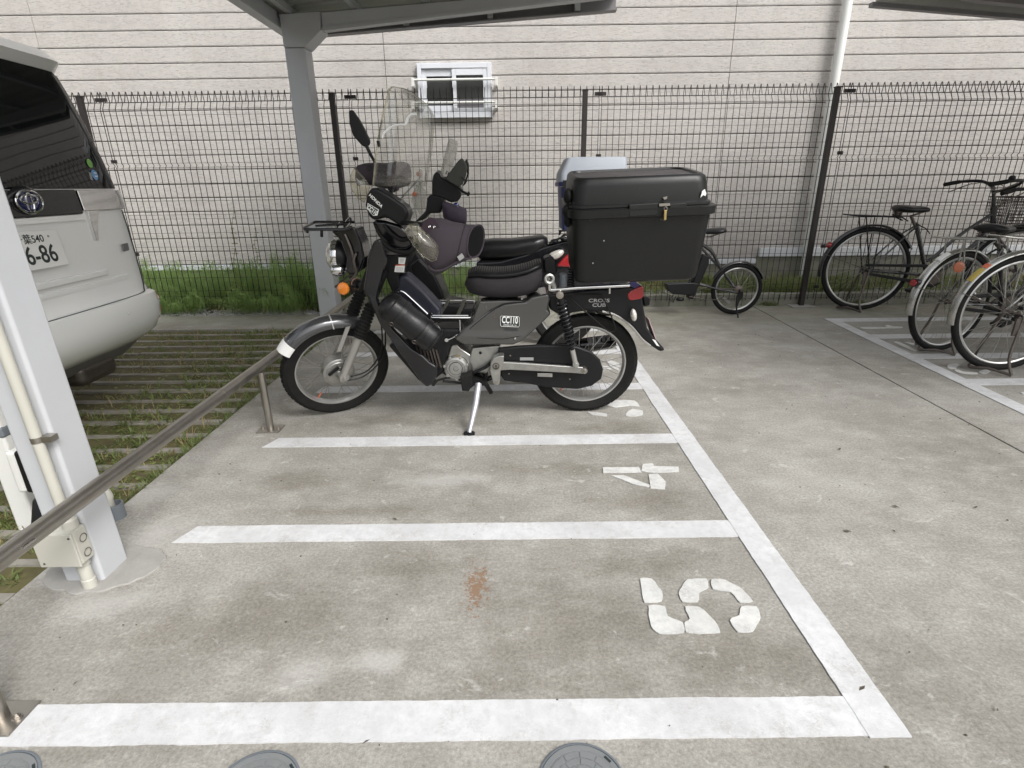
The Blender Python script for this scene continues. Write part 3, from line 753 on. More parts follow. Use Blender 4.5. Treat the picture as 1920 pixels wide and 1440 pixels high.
# far edge fascia (channel) and brackets
MB().prism([(xl + .02, RY1 + .01, bz(xl) - .055), (bx1 + .02, RY1 + .01, bz(bx1) - .055), (bx1 + .02, RY1 + .01, bz(bx1) + .13), (xl + .02, RY1 + .01, bz(xl) + .13)], (0, .02, 0)).build('fascia', MT['dark_trim'], car)
MB().prism([(xl + .02, RY1 - .07, bz(xl) - .055), (bx1 + .02, RY1 - .07, bz(bx1) - .055), (bx1 + .02, RY1 - .07, bz(bx1) - .068), (xl + .02, RY1 - .07, bz(xl) - .068)], (0, .10, 0)).build('fascia_lip', MT['dark_trim'], car)
for x in (-1.0, -.2, .62):
    MB().box((x, RY1 - .10, bz(x) - .05), (x + .05, RY1 + .005, bz(x) + .07)).build('fascia_bracket', MT['carport'], car)
# gutter along the left side
gl = MB(); gxx = xl - .03
gl.box((gxx - .10, RY0, zt - .075), (gxx - .088, RY1, zt + .11)); gl.box((gxx - .0995, RY0, zt - .087), (gxx + .0, RY1, zt - .0755)); gl.box((gxx - .012, RY0, zt - .075), (gxx - .0005, RY1, zt + .035))
gl.build('gutter', MT['carport'], car, bevel=.004)
MB().box((gxx - .02, RY0, zt + .042), (gxx + .04, RY1, zt + .075)).build('edge_trim', MT['roofsheet'], car)
# near post with conduit and box
NX0, NX1, NY0, NY1 = -1.531, -1.397, 1.522, 1.648
TILT = -.026
def tl(p): return Vector((p.x + TILT * p.z, p.y, p.z))
MB().box((NX0, NY0, -.1), (NX1, NY1, bz(NX1) + .01)).xf(tl).build('post', MT['carport'], car, bevel=.012, seg=3)
def npx(px, py, dy=0): return at(px, py, NY0 - dy)
cb = npx(170, 1092, .03)
cpts = [(cb.x, NY0 - .028, .0), (cb.x - .002, NY0 - .028, 2.6)]
cx1 = npx(60, 790, .03).x
cx1 = (cb.x + cx1) / 2 + .0
cond = MB().tube([(cx1, NY0 - .026, .0), (cx1, NY0 - .026, 2.62)], .0155, 16)
cond.lathe([(.0155, 0), (.021, .001), (.021, .035), (.0185, .038), (.0185, .085), (.0155, .09)], (cx1, NY0 - .026, .001), (0, 0, 1), 18)
cond = cond.xf(tl).build('conduit', MT['cream'], car)
jb0, jb1 = npx(78, 1050, .06), npx(163, 985, .06)
jz0, jz1 = npx(120, 1060, .06).z, npx(120, 1000, .06).z
jx0, jx1 = cx1 - .095, cx1 + .035
jb = MB().box((jx0, NY0 - .062, jz0), (jx1, NY0 - .004, jz1)).xf(tl).build('junction_box', MT['cream'], car, bevel=.008, seg=3)
MB().box((jx0 - .001, NY0 - .070, jz0 - .001), (jx1 + .001, NY0 - .063, jz1 + .001)).xf(tl).build('box_lid', MT['cream'], jb, bevel=.003)
mb = MB()
for x, z in ((jx0 + .012, jz0 + .014), (jx1 - .014, jz1 - .014)): mb.lathe([(.004, 0), (.003, .002)], (x, NY0 - .070, z), (0, -1, 0), 10)
mb.build('screw', MT['dirtysteel'], jb)
mb = MB()
for z in (jz0 + (jz1 - jz0) * .27, jz0 + (jz1 - jz0) * .72): mb.torus((jx1 + .0005, NY0 - .034, z), .0135, .0012, (1, 0, 0), 20, 6)
mb.build('knockout', MT['dirtysteel'], jb)
MB().lathe([(.022, 0), (.022, .028), (.0165, .034)], (cx1, NY0 - .026, jz1), (0, 0, 1), 18).build('collar', MT['cream'], cond)
MB().lathe([(.019, 0), (.019, .02)], (cx1, NY0 - .026, jz0 - .022), (0, 0, 1), 18).build('collar', MT['cream'], cond)
zc = npx(75, 825, .03).z
mb = MB().lathe([(.0165, -.009), (.0165, .009)], (cx1, NY0 - .026, zc), (0, 0, 1), 18); mb.box((cx1 + .012, NY0 - .030, zc - .009), (cx1 + .045, NY0 - .001, zc + .009))
mb.xf(tl).build('pipe_clip', MT['steel'], cond)
# mortar round the near post foot
mp = [Vector((-1.445 + .19 * math.cos(t), 1.595 + .135 * math.sin(t), .006)) for t in [i * 2 * PI / 44 for i in range(44)]]
o = MB().prism(wobble(mp, .02, .022, 3), (0, 0, -.02)).build('mortar_patch', MT['mortar'], ground, bevel=.004)

# ------------------------------------------------------------------ bicycle shelter roof on the right
sh = thing('bicycle_shelter', 'shelter roof edge above the bicycles at the top right corner', 'shelter', (5.5, 5.9, 0))
s0, s1 = at(1637, 3, 5.95), at(1919, 27, 5.95)
SS = (s1.z - s0.z) / (s1.x - s0.x)
def szz(x): return s0.z + (x - s0.x) * SS
MB().prism([(s0.x, 5.95, s0.z), (8.2, 5.95, szz(8.2)), (8.2, 5.95, szz(8.2) - .035), (s0.x, 5.95, s0.z - .035)], (0, .06, 0)).build('fascia', MT['dark_trim'], sh)
MB().prism([(s0.x, 1.2, s0.z + .10), (8.2, 1.2, szz(8.2) + .10), (8.2, 1.2, szz(8.2) + .075), (s0.x, 1.2, s0.z + .075)], (0, 4.8, 0)).build('roof_sheet', MT['roofsheet'], sh)
MB().prism([(s0.x + .02, 5.93, s0.z + .10), (8.2, 5.93, szz(8.2) + .10), (8.2, 5.93, szz(8.2) - .002), (s0.x + .02, 5.93, s0.z - .002)], (0, .018, 0)).build('shade_board', MT['roofsheet'], sh)  # board added to stand in for the shaded underside of the roof
MB().prism([(s0.x + .03, 5.7, s0.z + .07), (8.2, 5.7, szz(8.2) + .07), (8.2, 5.7, szz(8.2) - .05), (s0.x + .8, 5.7, szz(s0.x + .8) + .0)], (0, .08, 0)).build('beam', MT['dark_trim'], sh)
MB().box((7.2, 5.62, -.1), (7.38, 5.80, szz(7.2) + .04)).build('post', MT['carport'], sh, bevel=.01)
MB().prism([(s0.x + 1.1, 5.6, szz(s0.x + 1.1) + .065), (s0.x + 1.18, 5.6, szz(s0.x + 1.1) + .065), (s0.x + 2.2, 5.6, szz(s0.x + 2.2) - .02), (s0.x + 2.1, 5.6, szz(s0.x + 2.2) - .06)], (0, .05, 0)).build('brace', MT['carport'], sh)
for y in (1.4, 3.6):
    MB().box((7.22, y, -.1), (7.36, y + .14, szz(7.2) + .07)).build('post', MT['carport'], sh, bevel=.01)

# ------------------------------------------------------------------ steel barrier rail
rail = thing('barrier_rail', 'weathered tubular stainless barrier rail along the left edge of the bays', 'railing', (-1.335, 2.75, 0))
RXA = -1.335; RZ = .355
def rx(y): return -1.300 - .024 * (y - 1.03)
def rz(y): return .378 - .008 * (y - 1.03)
MB().tube([(rx(.2), .2, rz(.2)), (rx(2.5), 2.5, rz(2.5)), (rx(5.35), 5.35, rz(5.35))], .026, 20).build('rail_tube', MT['steel'], rail)
MB().lathe([(.0275, -.006), (.0275, .006)], (rx(2.33), 2.33, rz(2.33)), (-.024, 1, -.008), 20).build('joint_sleeve', MT['steel'], rail)
rp = None
for y in (1.01, 2.755, 4.5):
    if rp is None:
        rp = MB().cyl((0, 0, .006), (0, 0, RZ - .02), .0195, n=18).build('post', MT['steel'], None); rp.parent = rail; rp.location = (rx(y) - RXA, y - 2.75, 0)
        bp = MB().box((-.062, -.05, 0), (.062, .05, .0065)).build('base_plate', MT['steel'], rp, bevel=.002)
        bt = []
        for sx in (-1, 1):
            mb = MB().lathe([(.012, .0065), (.012, .009), (.0115, .0092)], (sx * .042, 0, 0), (0, 0, 1), 14)
            mb.lathe([(.0085, .009), (.0085, .015), (.005, .0155), (.005, .020)], (sx * .042, 0, 0), (0, 0, 1), 6)
            b_ = mb.build('bolt', MT['steel'], rp); bt.append(b_)
        src = (bp, bt[0], bt[1])
    else:
        c = copy_part(rp, rail, (rx(y) - RXA, y - 2.75, 0))
        for s_ in src: copy_part(s_, c)
lp = gnd(66, 1010); 
MB().tube([(rx(1.2) + .026, 1.19, rz(1.2) + .004), (rx(1.2) + .026, 1.23, rz(1.2) + .004)], .004, 8).build('maker_plate', MT['chrome'], rail)

# ------------------------------------------------------------------ pvc stub, covers, left oddments
g = gnd(212, 975)
pv = thing('pipe_stub', 'white capped pipe stub standing in a grey pipe collar behind the near carport post', 'pipe', (g.x, g.y + .02, 0))
o = (g.x, g.y + .02, 0)
MB().lathe([(.036, 0), (.036, .062), (.030, .064), (.030, .02)], o, (0, 0, 1), 26, cap=(True, True)).build('collar', MT['pvcgrey'], pv)
MB().lathe([(.022, .02), (.022, .085), (.0245, .086), (.0245, .10), (.021, .12), (.010, .134), (.002, .136)], (o[0] - .018, o[1], 0), (.0, 0, 1), 24).build('cap', MT['cream'], pv)
def cover(px, py, lab):
    e = gnd(px, py); r_ = .098; c = Vector((e.x, e.y - r_, 0))
    t = thing('inspection_cover', lab, 'drain cover', tuple(c), 'round drain covers at the front edge')
    MB().lathe([(.102, 0), (.102, .0035), (.099, .005), (.0965, .005), (.0965, .001)], c, (0, 0, 1), 48).build('rim', MT['pvcgrey'], t)
    MB().lathe([(.0945, .0), (.0945, .0045), (.083, .0045), (.0825, .0035), (.081, .0035), (.0805, .0045), (.0, .0045)], c, (0, 0, 1), 48, cap=(True, False)).build('lid', MT['cover'], t)
    pat = MB()
    for ri, (r0, r1, n_) in enumerate(((.064, .077, 12), (.048, .061, 10), (.032, .045, 7), (.016, .029, 4))):
        for k in range(n_):
            a0 = 2 * PI * (k + .06 + ri * .5) / n_; a1 = 2 * PI * (k + .94 + ri * .5) / n_
            A_ = [a0 + (a1 - a0) * i / 4 for i in range(5)]
            pat.prism([c + Vector((r1 * math.cos(q), r1 * math.sin(q), .0062)) for q in A_] + [c + Vector((r0 * math.cos(q), r0 * math.sin(q), .0062)) for q in A_[::-1]], (0, 0, -.004))
    pat.build('raised_pattern', MT['cover'], t, flat=True)
    a = .75; MB().obox(c + Vector((.088 * math.cos(a), .088 * math.sin(a), .0046)), Vector((-math.sin(a), math.cos(a), 0)) * .009, Vector((math.cos(a), math.sin(a), 0)) * .003, (0, 0, .0005)).build('pry_slot', MT['darkprint'], t)
cover(1083, 1397, 'round grey drain cover touching the front bay line, rightmost of the three')
cover(508, 1411, 'round grey drain cover in the middle of the three at the front edge')
cover(38, 1411, 'round grey drain cover in the bottom left corner by the rail foot')

g = gnd(20, 985); wp = thing('white_drain_pipe', 'white square drainpipe with a grey joint band left of the near carport post', 'drainpipe', (-1.93, 1.86, 0))
wx = -1.93
MB().box((wx - .05, 1.85, -.06), (wx + .03, 1.91, 2.7)).build('pipe', MT['white_pvc'], wp, bevel=.012)
zb_ = at(10, 812, 1.85).z
MB().box((wx - .054, 1.846, zb_ - .022), (wx + .034, 1.914, zb_ + .022)).build('joint_band', MT['pvcgrey'], wp, bevel=.01)
lt = thing('marker_light', 'small white and black fixture on a black tapered stand beside the near carport post', 'fixture', (-1.86, 1.80, 0))
q = at(38, 880, 1.80)
MB().box((q.x - .012, 1.77, q.z - .085), (q.x + .024, 1.86, q.z + .085)).build('white_housing', MT['white_pvc'], lt, bevel=.014, seg=3)
MB().box((q.x + .025, 1.765, q.z - .083), (q.x + .075, 1.865, q.z + .088)).build('black_back', MT['black'], lt, bevel=.012, seg=3)
MB().lathe([(.085, -.03), (.075, .05), (.045, q.z - .13), (.03, q.z - .115), (.012, q.z - .11), (.012, q.z - .08)], (q.x + .05, 1.815, 0), (0, 0, 1), 20).build('stand', MT['black'], lt)

# grit, crumbs of leaf and twigs lying about
mb = MB()
pebbles(mb, 260, lambda: random.uniform(-1.4, 3.5), lambda: random.uniform(.7, 5.5), lambda x, y: .002, .0015, .0045)
for _ in range(36):
    x, y, a = random.uniform(-1.2, 3.2), random.uniform(.8, 5.4), random.random() * 6.28
    d = Vector((math.cos(a), math.sin(a), 0)); s_ = Vector((-d.y, d.x, 0)); L = random.uniform(.006, .016); c = Vector((x, y, .0055))
    mb.add([c - d * L, c + s_ * L * .35 + Vector((0, 0, .003)), c + d * L, c - s_ * L * .35], [(0, 1, 2, 3)])
tag(mb.build('grit', MT['soil'], None, flat=True), 'dark grit and leaf crumbs scattered over the concrete', 'grit', None, 'stuff')

# ================================================================== NEAR MOTORCYCLE
BY, LEAN = 2.99, .105
def bk(zf, x, y, w):
    if zf: x, y = zf(x, y)
    return lean_plane(x, y, BY, w, LEAN)
def leanf(p): return Vector((p.x, p.y - LEAN * p.z, p.z))
moto = thing('motorcycle', 'dark grey and black step through motorcycle with tall clear windscreen in bay three', 'motorcycle', (-.3, BY, 0))
def slab(name, zf, pts, w1, w0, mat, bevel=.01, parent=None, seg=3):
    poly = [bk(zf, *q, w1) for q in pts]
    return MB().prism(poly, (0, w1 - w0, 0)).build(name, mat, parent or moto, bevel=bevel, seg=seg)
def pipe(mb, zf, pts, r, n=8, sm=4):
    return mb.tube([bk(zf, *q) for q in pts], r, n, sm=sm)

# wheels: local wheel frame, axis y
def wheel_parts(fn, parent, name, R_=.296, r_=.036, rim=.2285, hub=.05, spokes=36, hubw=.05, tread=True, mats=('rubber', 'rimsilver', 'rimsilver', 'alu')):
    ty = MB(); n = 72; prof = [(rim - .006, -.022), (rim + .016, -.033), (R_ - .022, -.040), (R_ - .008, -.031), (R_ - .001, -.014), (R_, 0), (R_ - .001, .014), (R_ - .008, .031), (R_ - .022, .040), (rim + .016, .033), (rim - .006, .022)]
    sw = r_ / .040; rs = []
    for i in range(n):
        a = 2 * PI * i / n
        rs.append([Vector((rr * math.cos(a), h * sw, rr * math.sin(a))) for rr, h in prof])
    ty.rings(rs, True)
    ty.xf(fn)
    rimo = MB(); rp = [(rim + .004, -.024), (rim + .002, -.026), (rim - .006, -.024), (rim - .012, -.012), (rim - .016, 0), (rim - .012, .012), (rim - .006, .024), (rim + .002, .026), (rim + .004, .024)]
    rimo.rings([[Vector((rr * math.cos(a), h * sw, rr * math.sin(a))) for rr, h in rp] for a in [2 * PI * i / n for i in range(n)]], True)
    rimo.xf(fn); wh = rimo.build(name, MT[mats[1]], parent, ang=25)
    ty.build('tyre', MT[mats[0]], wh, ang=25)
    if tread:
        tb = MB(); nb = 56
        for i in range(nb):
            for s in (-1, 1):
                a = 2 * PI * (i + (.25 if s > 0 else -.25)) / nb
                for (r0, h0, r1, h1) in ((R_ + .0005, .003, R_ - .0015, .015), (R_ - .0025, .0185, R_ - .011, .033)):
                    ca = []
                    for da in (-.036, .036):
                        sk = da + (.02 if h0 > .01 else -.01) * s
                        ca += [Vector(((r0 + .0035) * math.cos(a + sk), s * h0 * sw, (r0 + .0035) * math.sin(a + sk))), Vector(((r1 + .0035) * math.cos(a + da), s * h1 * sw, (r1 + .0035) * math.sin(a + da)))]
                    p0, p1, p2_, p3_ = ca[0], ca[1], ca[3], ca[2]
                    cen = (p0 + p2_) * .5; inw = Vector((-cen.x, 0, -cen.z)).normalized() * .008
                    tb.prism([p0, p1, p2_, p3_], inw)
        tb.xf(fn).build('tread_blocks', MT[mats[0]], wh, flat=True)
    hb = MB().lathe([(.012, -hubw - .012), (.020, -hubw), (hub, -hubw), (hub, -hubw + .008), (hub * .8, -hubw + .014), (hub * .8, hubw - .014), (hub, hubw - .008), (hub, hubw), (.020, hubw), (.012, hubw + .012)], (0, 0, 0), (0, 1, 0), 30)
    hb.xf(fn).build('hub', MT[mats[3]], wh)
    sp = MB()
    for k in range(spokes):
        a = 2 * PI * k / spokes; s = 1 if k % 2 else -1; d = (.42 if (k // 2) % 2 else -.42)
        p0 = Vector((hub * .95 * math.cos(a + d * 1.9), s * (hubw - .005), hub * .95 * math.sin(a + d * 1.9))); p1 = Vector(((rim - .008) * math.cos(a), s * .004, (rim - .008) * math.sin(a)))
        sp.tube([p0, p1], .0017 if tread else .0011, 4)
    sp.xf(fn).build('spokes', MT['spoke'], wh, flat=True)
    vs_ = MB().tube([Vector(((rim - .016) * math.cos(4.05), 0, (rim - .016) * math.sin(4.05))), Vector(((rim - .05) * math.cos(4.05), .004, (rim - .05) * math.sin(4.05)))], .0035, 6)
    vs_.xf(fn).build('valve', MT['redbadge'] if tread else MT['black'], wh)
    return wh
rc = bk(None, 1096, 681, 0)
rear_c = Vector((rc.x, BY, .296))
wheel_parts(lambda p: leanf(p + rear_c), moto, 'rear_wheel')

# steering assembly turned to the left
fc0 = at(636, 694, 2.97)
front_c = Vector((fc0.x, BY, .294))
TH, RAKE = R(34), R(27)
axis_d = Vector((math.sin(RAKE), 0, math.cos(RAKE)))
piv = front_c + Vector((.055, 0, 0))
SROT = Matrix.Rotation(TH, 3, axis_d)
shift = Vector((0, 0, 0))
def steer(p):                                     # p in straight-ahead bike coordinates
    return leanf(SROT @ (Vector(p) - piv) + piv + shift)
probe = SROT @ (front_c - piv) + piv
shift = Vector((front_c.x - probe.x, 0, 0))
fw_ = wheel_parts(lambda p: steer(p + front_c), moto, 'front_wheel', spokes=36)
drum = MB().lathe([(.012, -.050), (.026, -.060), (.040, -.060), (.042, -.054), (.070, -.054), (.073, -.050), (.080, -.050), (.088, -.044), (.090, -.03), (.084, -.026), (.084, .02), (.066, .046), (.02, .05)], front_c, (0, 1, 0), 36)
for k in range(10):
    a = 2 * PI * k / 10; drum.lathe([(.0035, -.002), (.003, .003)], front_c + Vector((.077 * math.cos(a), -.050, .077 * math.sin(a))), (0, -1, 0), 6)
drum.xf(steer).build('brake_drum', MT['alu'], fw_)
fk = []
for s in (-1, 1):
    base = front_c + Vector((.012, s * .088, 0))
    leg = MB().tube([base + axis_d * t for t in (-.035, .0, .05, .16, .27)], [.016, .024, .021, .022, .024], 16)
    leg.lathe([(.026, -.02), (.026, .02)], base, (0, 1, 0), 16); leg.lathe([(.012, .02), (.009, .032)], base, (0, s, 0), 6)
    lo = leg.xf(steer).build('fork_leg', MT['forkgrey'], moto)
    bt = MB(); pr = []
    for i in range(41):
        t = .255 + .20 * i / 40; pr.append(((.037 if i % 4 in (1, 2) else .030) - .004 * i / 40, t))
    bt.lathe(pr, base, axis_d, 20); bt.xf(steer).build('fork_boot', MT['rubber'], lo)
    MB().tube([base + axis_d * .45, base + axis_d * .66], .0185, 14).xf(steer).build('fork_tube', MT['black'], lo)
arm = MB().obox(front_c + Vector((-.03, -.062, .028)), Vector((.030, 0, .02)), (0, .004, 0), Vector((-.004, 0, .006)))
arm.tube([front_c + Vector((.055, -.06, -.035)), front_c + Vector((.16, -.07, -.01)), front_c + Vector((.25, -.06, .10)), front_c + Vector((.27, -.05, .28))], .0045, 6, sm=5)
arm.tube([front_c + Vector((.01, -.06, -.05)), front_c + Vector((.13, -.07, -.045)), front_c + Vector((.26, -.05, .05)), front_c + Vector((.29, -.05, .25))], .0045, 6, sm=5)
arm.xf(steer).build('brake_cable', MT['black'], fw_)
# front mudguard: arc with rounded section, white tip
def arc_guard(c, r0, a0, a1, hw, depth, n=34, th=.004):
    rs = []
    for i in range(n + 1):
        a = R(a0 + (a1 - a0) * i / n); sec = []
        for j in range(13):
            t = -1 + 2 * j / 12; y = hw * math.sin(t * PI / 2); rr = r0 - depth * (1 - math.cos(t * PI / 2))
            sec.append((rr, y))
        for j in range(12, -1, -1):
            rr, y = sec[j]; sec.append((rr - th, y * .96))
        rs.append([c + Vector((rr * math.cos(a), y, rr * math.sin(a))) for rr, y in sec])
    return MB().rings(rs)
fg = arc_guard(front_c, .343, 50, 136, .056, .05).xf(steer).build('front_mudguard', MT['fendergrey'], moto)
arc_guard(front_c, .345, 133, 144, .0565, .052, 8).xf(steer).build('mudguard_tip', MT['white'], fg)
st = MB().tube([front_c + Vector((.34 * math.cos(R(88)), 0, .346 * math.sin(R(88)))) + Vector((0, y, -.055 * (abs(y) / .062) ** 2)) for y in [-.062 + .124 * i / 8 for i in range(9)]], .004, 6)
for s in (-1, 1):
    st.obox(front_c + Vector((.05, s * .063, .22)), Vector((.012, 0, 0)), (0, .0025, 0), Vector((.035, 0, .07)))
st.xf(steer).build('mudguard_stay', MT['forkgrey'], fg)

# body panels traced from the side
slab('leg_shield', ZE, [(395, 470), (470, 440), (515, 520), (548, 650), (555, 720), (505, 850), (460, 1060), (440, 1190), (500, 1330), (640, 1560), (860, 1790), (1000, 1880), (1085, 1960), (1165, 2010), (1180, 2110), (1120, 2230), (1045, 2270), (970, 2200), (700, 1830), (470, 1500), (395, 1330), (330, 1180), (260, 1080), (300, 850), (310, 680)], .20, .165, MT['gloss'], .012)
slab('leg_shield', ZE, [(840, 770), (950, 690), (1040, 780), (1150, 900), (1225, 1060), (1270, 1180), (1180, 1200), (1000, 1065), (890, 930)], -.16, -.20, MT['black'], .012)
slab('column_cover', ZE, [(478, 560), (560, 640), (800, 640), (900, 545), (845, 680), (760, 860), (705, 900), (720, 1040), (620, 1110), (560, 960), (470, 720)], .075, -.075, MT['black'], .018)
slab('tunnel_cover', ZE, [(700, 910), (790, 880), (1010, 1080), (1230, 1320), (1190, 1440), (1050, 1460), (760, 1200), (640, 1110)], .07, -.07, M_('blue_black_plastic', (.026, .028, .042), .4, 0, .2, 30, .1, 300), .02)
slab('inner_frame', ZB, [(930, 690), (1330, 560), (1500, 560), (1520, 690), (1420, 700), (1390, 800), (1370, 900), (1290, 960), (1180, 980)], .10, -.08, MT['black'], .02)
mb = MB()
st1 = [bk(ZE, *q, .0775) for q in ((703, 672), (793, 675), (776, 755), (700, 752))]
st2 = [bk(ZE, *q, .0775) for q in ((662, 778), (780, 772), (770, 856), (650, 850))]
for q in (st1, st2): mb.prism(q, (0, .0015, 0))
lb = mb.build('caution_label', MT['white'], moto, flat=True)
MB().prism([bk(ZE, *q, .0776) for q in ((668, 762), (780, 758), (780, 770), (663, 776))], (0, .0015, 0)).build('label_header', MT['redbadge'], lb, flat=True)
mb = MB()
for zf_y in (695, 708, 721, 734): mb.prism([bk(ZE, 718, zf_y, .078), bk(ZE, 770, zf_y + 3, .078), bk(ZE, 770, zf_y + 6, .078), bk(ZE, 718, zf_y + 3, .078)], (0, .001, 0))
for zf_y in (795, 808, 821, 834): mb.prism([bk(ZE, 670, zf_y, .078), bk(ZE, 758, zf_y + 3, .078), bk(ZE, 758, zf_y + 6, .078), bk(ZE, 670, zf_y + 3, .078)], (0, .001, 0))
mb.build('label_print', MT['greyprint'], lb, flat=True)
# side cover
sc_ = slab('side_cover', ZC, [(45, 635), (125, 560), (180, 520), (300, 430), (430, 368), (605, 350), (640, 318), (775, 290), (788, 330), (770, 415), (800, 445), (700, 545), (570, 660), (500, 688), (130, 690), (60, 655)], .125, -.10, MT['bodygrey'], .03, seg=4)
slab('upper_side_cover', ZC, [(240, 350), (420, 345), (600, 350), (430, 372), (330, 420), (230, 500), (175, 530), (200, 460)], .120, -.10, MT['bodygrey'], .015)
mb = MB(); pipe(mb, ZC, [(170, 560, .124), (240, 500, .127), (330, 430, .127), (440, 372, .127), (600, 352, .124)], .0022, 6); pipe(mb, ZC, [(220, 630, .1235), (420, 640, .1245), (560, 615, .1235)], .0022, 6)
mb.build('cover_crease', MT['gloss'], moto)
o_ = bk(ZC, 477, 505, .1285); rt_ = bk(ZC, 577, 509, .1285) - bk(ZC, 377, 501, .1285)
UPV = Vector((0, -LEAN, 1))
pw = (bk(ZC, 556, 505, .128) - bk(ZC, 400, 505, .128)).length; ph = (bk(ZC, 477, 462, .128) - bk(ZC, 477, 550, .128)).length
ru = rt_.normalized()
bd = MB()
def badge(mb, c, w_, h_, off, t=.002, k=.25):
    n_ = Vector((0, -1, 0)); pts = []
    cr = h_ * k
    for sx, sz, a0 in ((1, 1, 0), (-1, 1, 90), (-1, -1, 180), (1, -1, 270)):
        for q in range(4):
            a = R(a0 + q * 30); pts.append(c + ru * (sx * (w_ / 2 - cr) + cr * math.cos(a)) + UPV * (sz * (h_ / 2 - cr) + cr * math.sin(a)) + n_ * off)
    return mb.prism(pts, (0, t, 0))
b1 = badge(MB(), o_, pw, ph, 0).build('number_badge', MT['darkprint'], moto, flat=True)
edge = [o_ + ru * x_ * pw * .47 + UPV * z_ * ph * .45 + Vector((0, -.0008, 0)) for x_, z_ in ((-1, -.8), (-.9, -1), (.9, -1), (1, -.8), (1, .8), (.9, 1), (-.9, 1), (-1, .8))]
MB().tube(edge, .0012, 5, closed=True).build('badge_border', MT['white'], b1)
text('CC110', o_ + Vector((0, -.001, 0)) + UPV * ph * .10, ru, UPV, ph * .82, MT['white'], 'badge_lettering', b1, sx=.56, bold=.0012)
text('CROSS CUB 110', o_ + Vector((0, -.001, 0)) - UPV * ph * .33, ru, UPV, ph * .17, MT['white'], 'badge_lettering', b1, sx=.9)
text('HONDA', bk(ZC, 485, 569, .1285), ru, UPV, .0125, MT['darkprint'], 'side_lettering', moto, sx=1.6, bold=.0004)
mb = MB().lathe([(.006, 0), (.0055, .003), (.002, .004)], bk(ZC, 518, 637, .126), (0, -1, 0), 12); mb.lathe([(.005, 0), (.004, .003)], bk(ZC, 570, 330, .10), (0, -1, 0), 12)
mb.build('cover_screw', MT['chrome'], moto)
# seat with cloth cover and ribbed sunken top
def seat_ring(x, w_, zt, zb, n=28, e=2.6):
    out = []
    for k in range(n):
        a = 2 * PI * k / n; c_, s_ = math.cos(a), math.sin(a)
        y = w_ * math.copysign(abs(c_) ** (2 / e), c_); z = (zt + zb) / 2 + (zt - zb) / 2 * math.copysign(abs(s_) ** (2 / e), s_)
        out.append(leanf(Vector((x, BY + y, z))))
    return out
tops = [(128, 205, 230), (150, 150, 300), (220, 140, 330), (320, 150, 345), (420, 150, 350), (520, 140, 345), (620, 115, 325), (690, 85, 295), (722, 75, 240), (728, 110, 180)]
wds = [.05, .10, .125, .135, .138, .14, .138, .125, .10, .06]
rs = []
for (x, a, b), w_ in zip(tops, wds):
    pt, pb2 = bk(ZC, x, a, w_), bk(ZC, x, b, w_)
    rs.append(seat_ring(pt.x, w_, pt.z, pb2.z))
seat = MB().rings(rs).build('seat', MT['seatcloth'], moto, ang=60)
rs = []
for (x, a, b), w_ in list(zip(tops, wds))[1:9]:
    pt = bk(ZC, x, a, w_); rs.append(seat_ring(pt.x, w_ * .93, pt.z + .020, pt.z - .03, e=2.2))
MB().rings(rs).build('seat_top', MT['black'], seat, ang=60)
mb = MB()
x0_, x1_ = rs[0][0].x + .02, rs[-1][0].x - .01
for i in range(30):
    x = x0_ + (x1_ - x0_) * i / 29; f = i / 29
    k = min(range(len(tops)), key=lambda q: abs(bk(ZC, tops[q][0], tops[q][1], wds[q]).x - x))
    zt_ = None
    for (xa, aa, ba), (xb, ab, bb), wa, wb in zip(tops[:-1], tops[1:], wds[:-1], wds[1:]):
        A_, B_ = bk(ZC, xa, aa, wa), bk(ZC, xb, ab, wb)
        if A_.x <= x <= B_.x:
            u_ = (x - A_.x) / (B_.x - A_.x); zt_ = A_.z + (B_.z - A_.z) * u_; ww = (wa + (wb - wa) * u_) * .8
    if zt_ is None: continue
    mb.tube([leanf(Vector((x, BY + y * ww, zt_ + .020 - .012 * abs(y) ** 2.5))) for y in (-.95, -.6, -.2, .2, .6, .95)], .003, 5)
mb.build('seat_ribs', MT['rubber'], seat)
# rear body, mudguard, lamps
tail = slab('rear_mudguard', ZC, [(770, 300), (900, 285), (1100, 262), (1380, 240), (1420, 235), (1500, 300), (1512, 400), (1540, 560), (1600, 640), (1682, 730), (1640, 742), (1560, 690), (1500, 640), (1420, 545), (1330, 480), (1200, 432), (1060, 425), (960, 440), (900, 470), (830, 440), (780, 410)], .085, -.085, MT['black'], .02)
mb = MB(); pipe(mb, ZC, [(1190, 428, .09), (1270, 448, .09), (1340, 485, .088), (1420, 550, .088), (1500, 645, .086), (1560, 692, .086)], .006, 6)
mb.build('mudguard_edge', MT['forkgrey'], tail)
up2 = Vector((0, -LEAN, 1))
text('CROSS', bk(ZC, 1165, 345, .0865), ru + UPV * .045, up2, .026, MT['greyprint'], 'tail_lettering', tail, sx=1.4, bold=.0004)
text('CUB', bk(ZC, 1165, 380, .0865), ru + UPV * .045, up2, .026, MT['greyprint'], 'tail_lettering', tail, sx=1.4, bold=.0004)
MB().prism([bk(ZC, *q, .09) for q in ((1382, 295), (1410, 268), (1500, 226), (1512, 245), (1510, 318), (1480, 335), (1408, 347), (1390, 330))], (0, .18, 0)).build('tail_lamp', MT['red'], tail, bevel=.012, seg=3)
for s in (1, -1):
    c = bk(ZC, 1432, 455, .125 * s)
    e = MB().ell(c, (.016, 0, .004), (0, .022, 0), (-.007, -.0, .033), 18, 10).build('rear_indicator', MT['clearlens'], tail, ang=80)
    MB().tube([c + Vector((0, .02 * s, 0)), c + Vector((0, .06 * s, 0))], .012, 10).build('indicator_stalk', MT['black'], e)
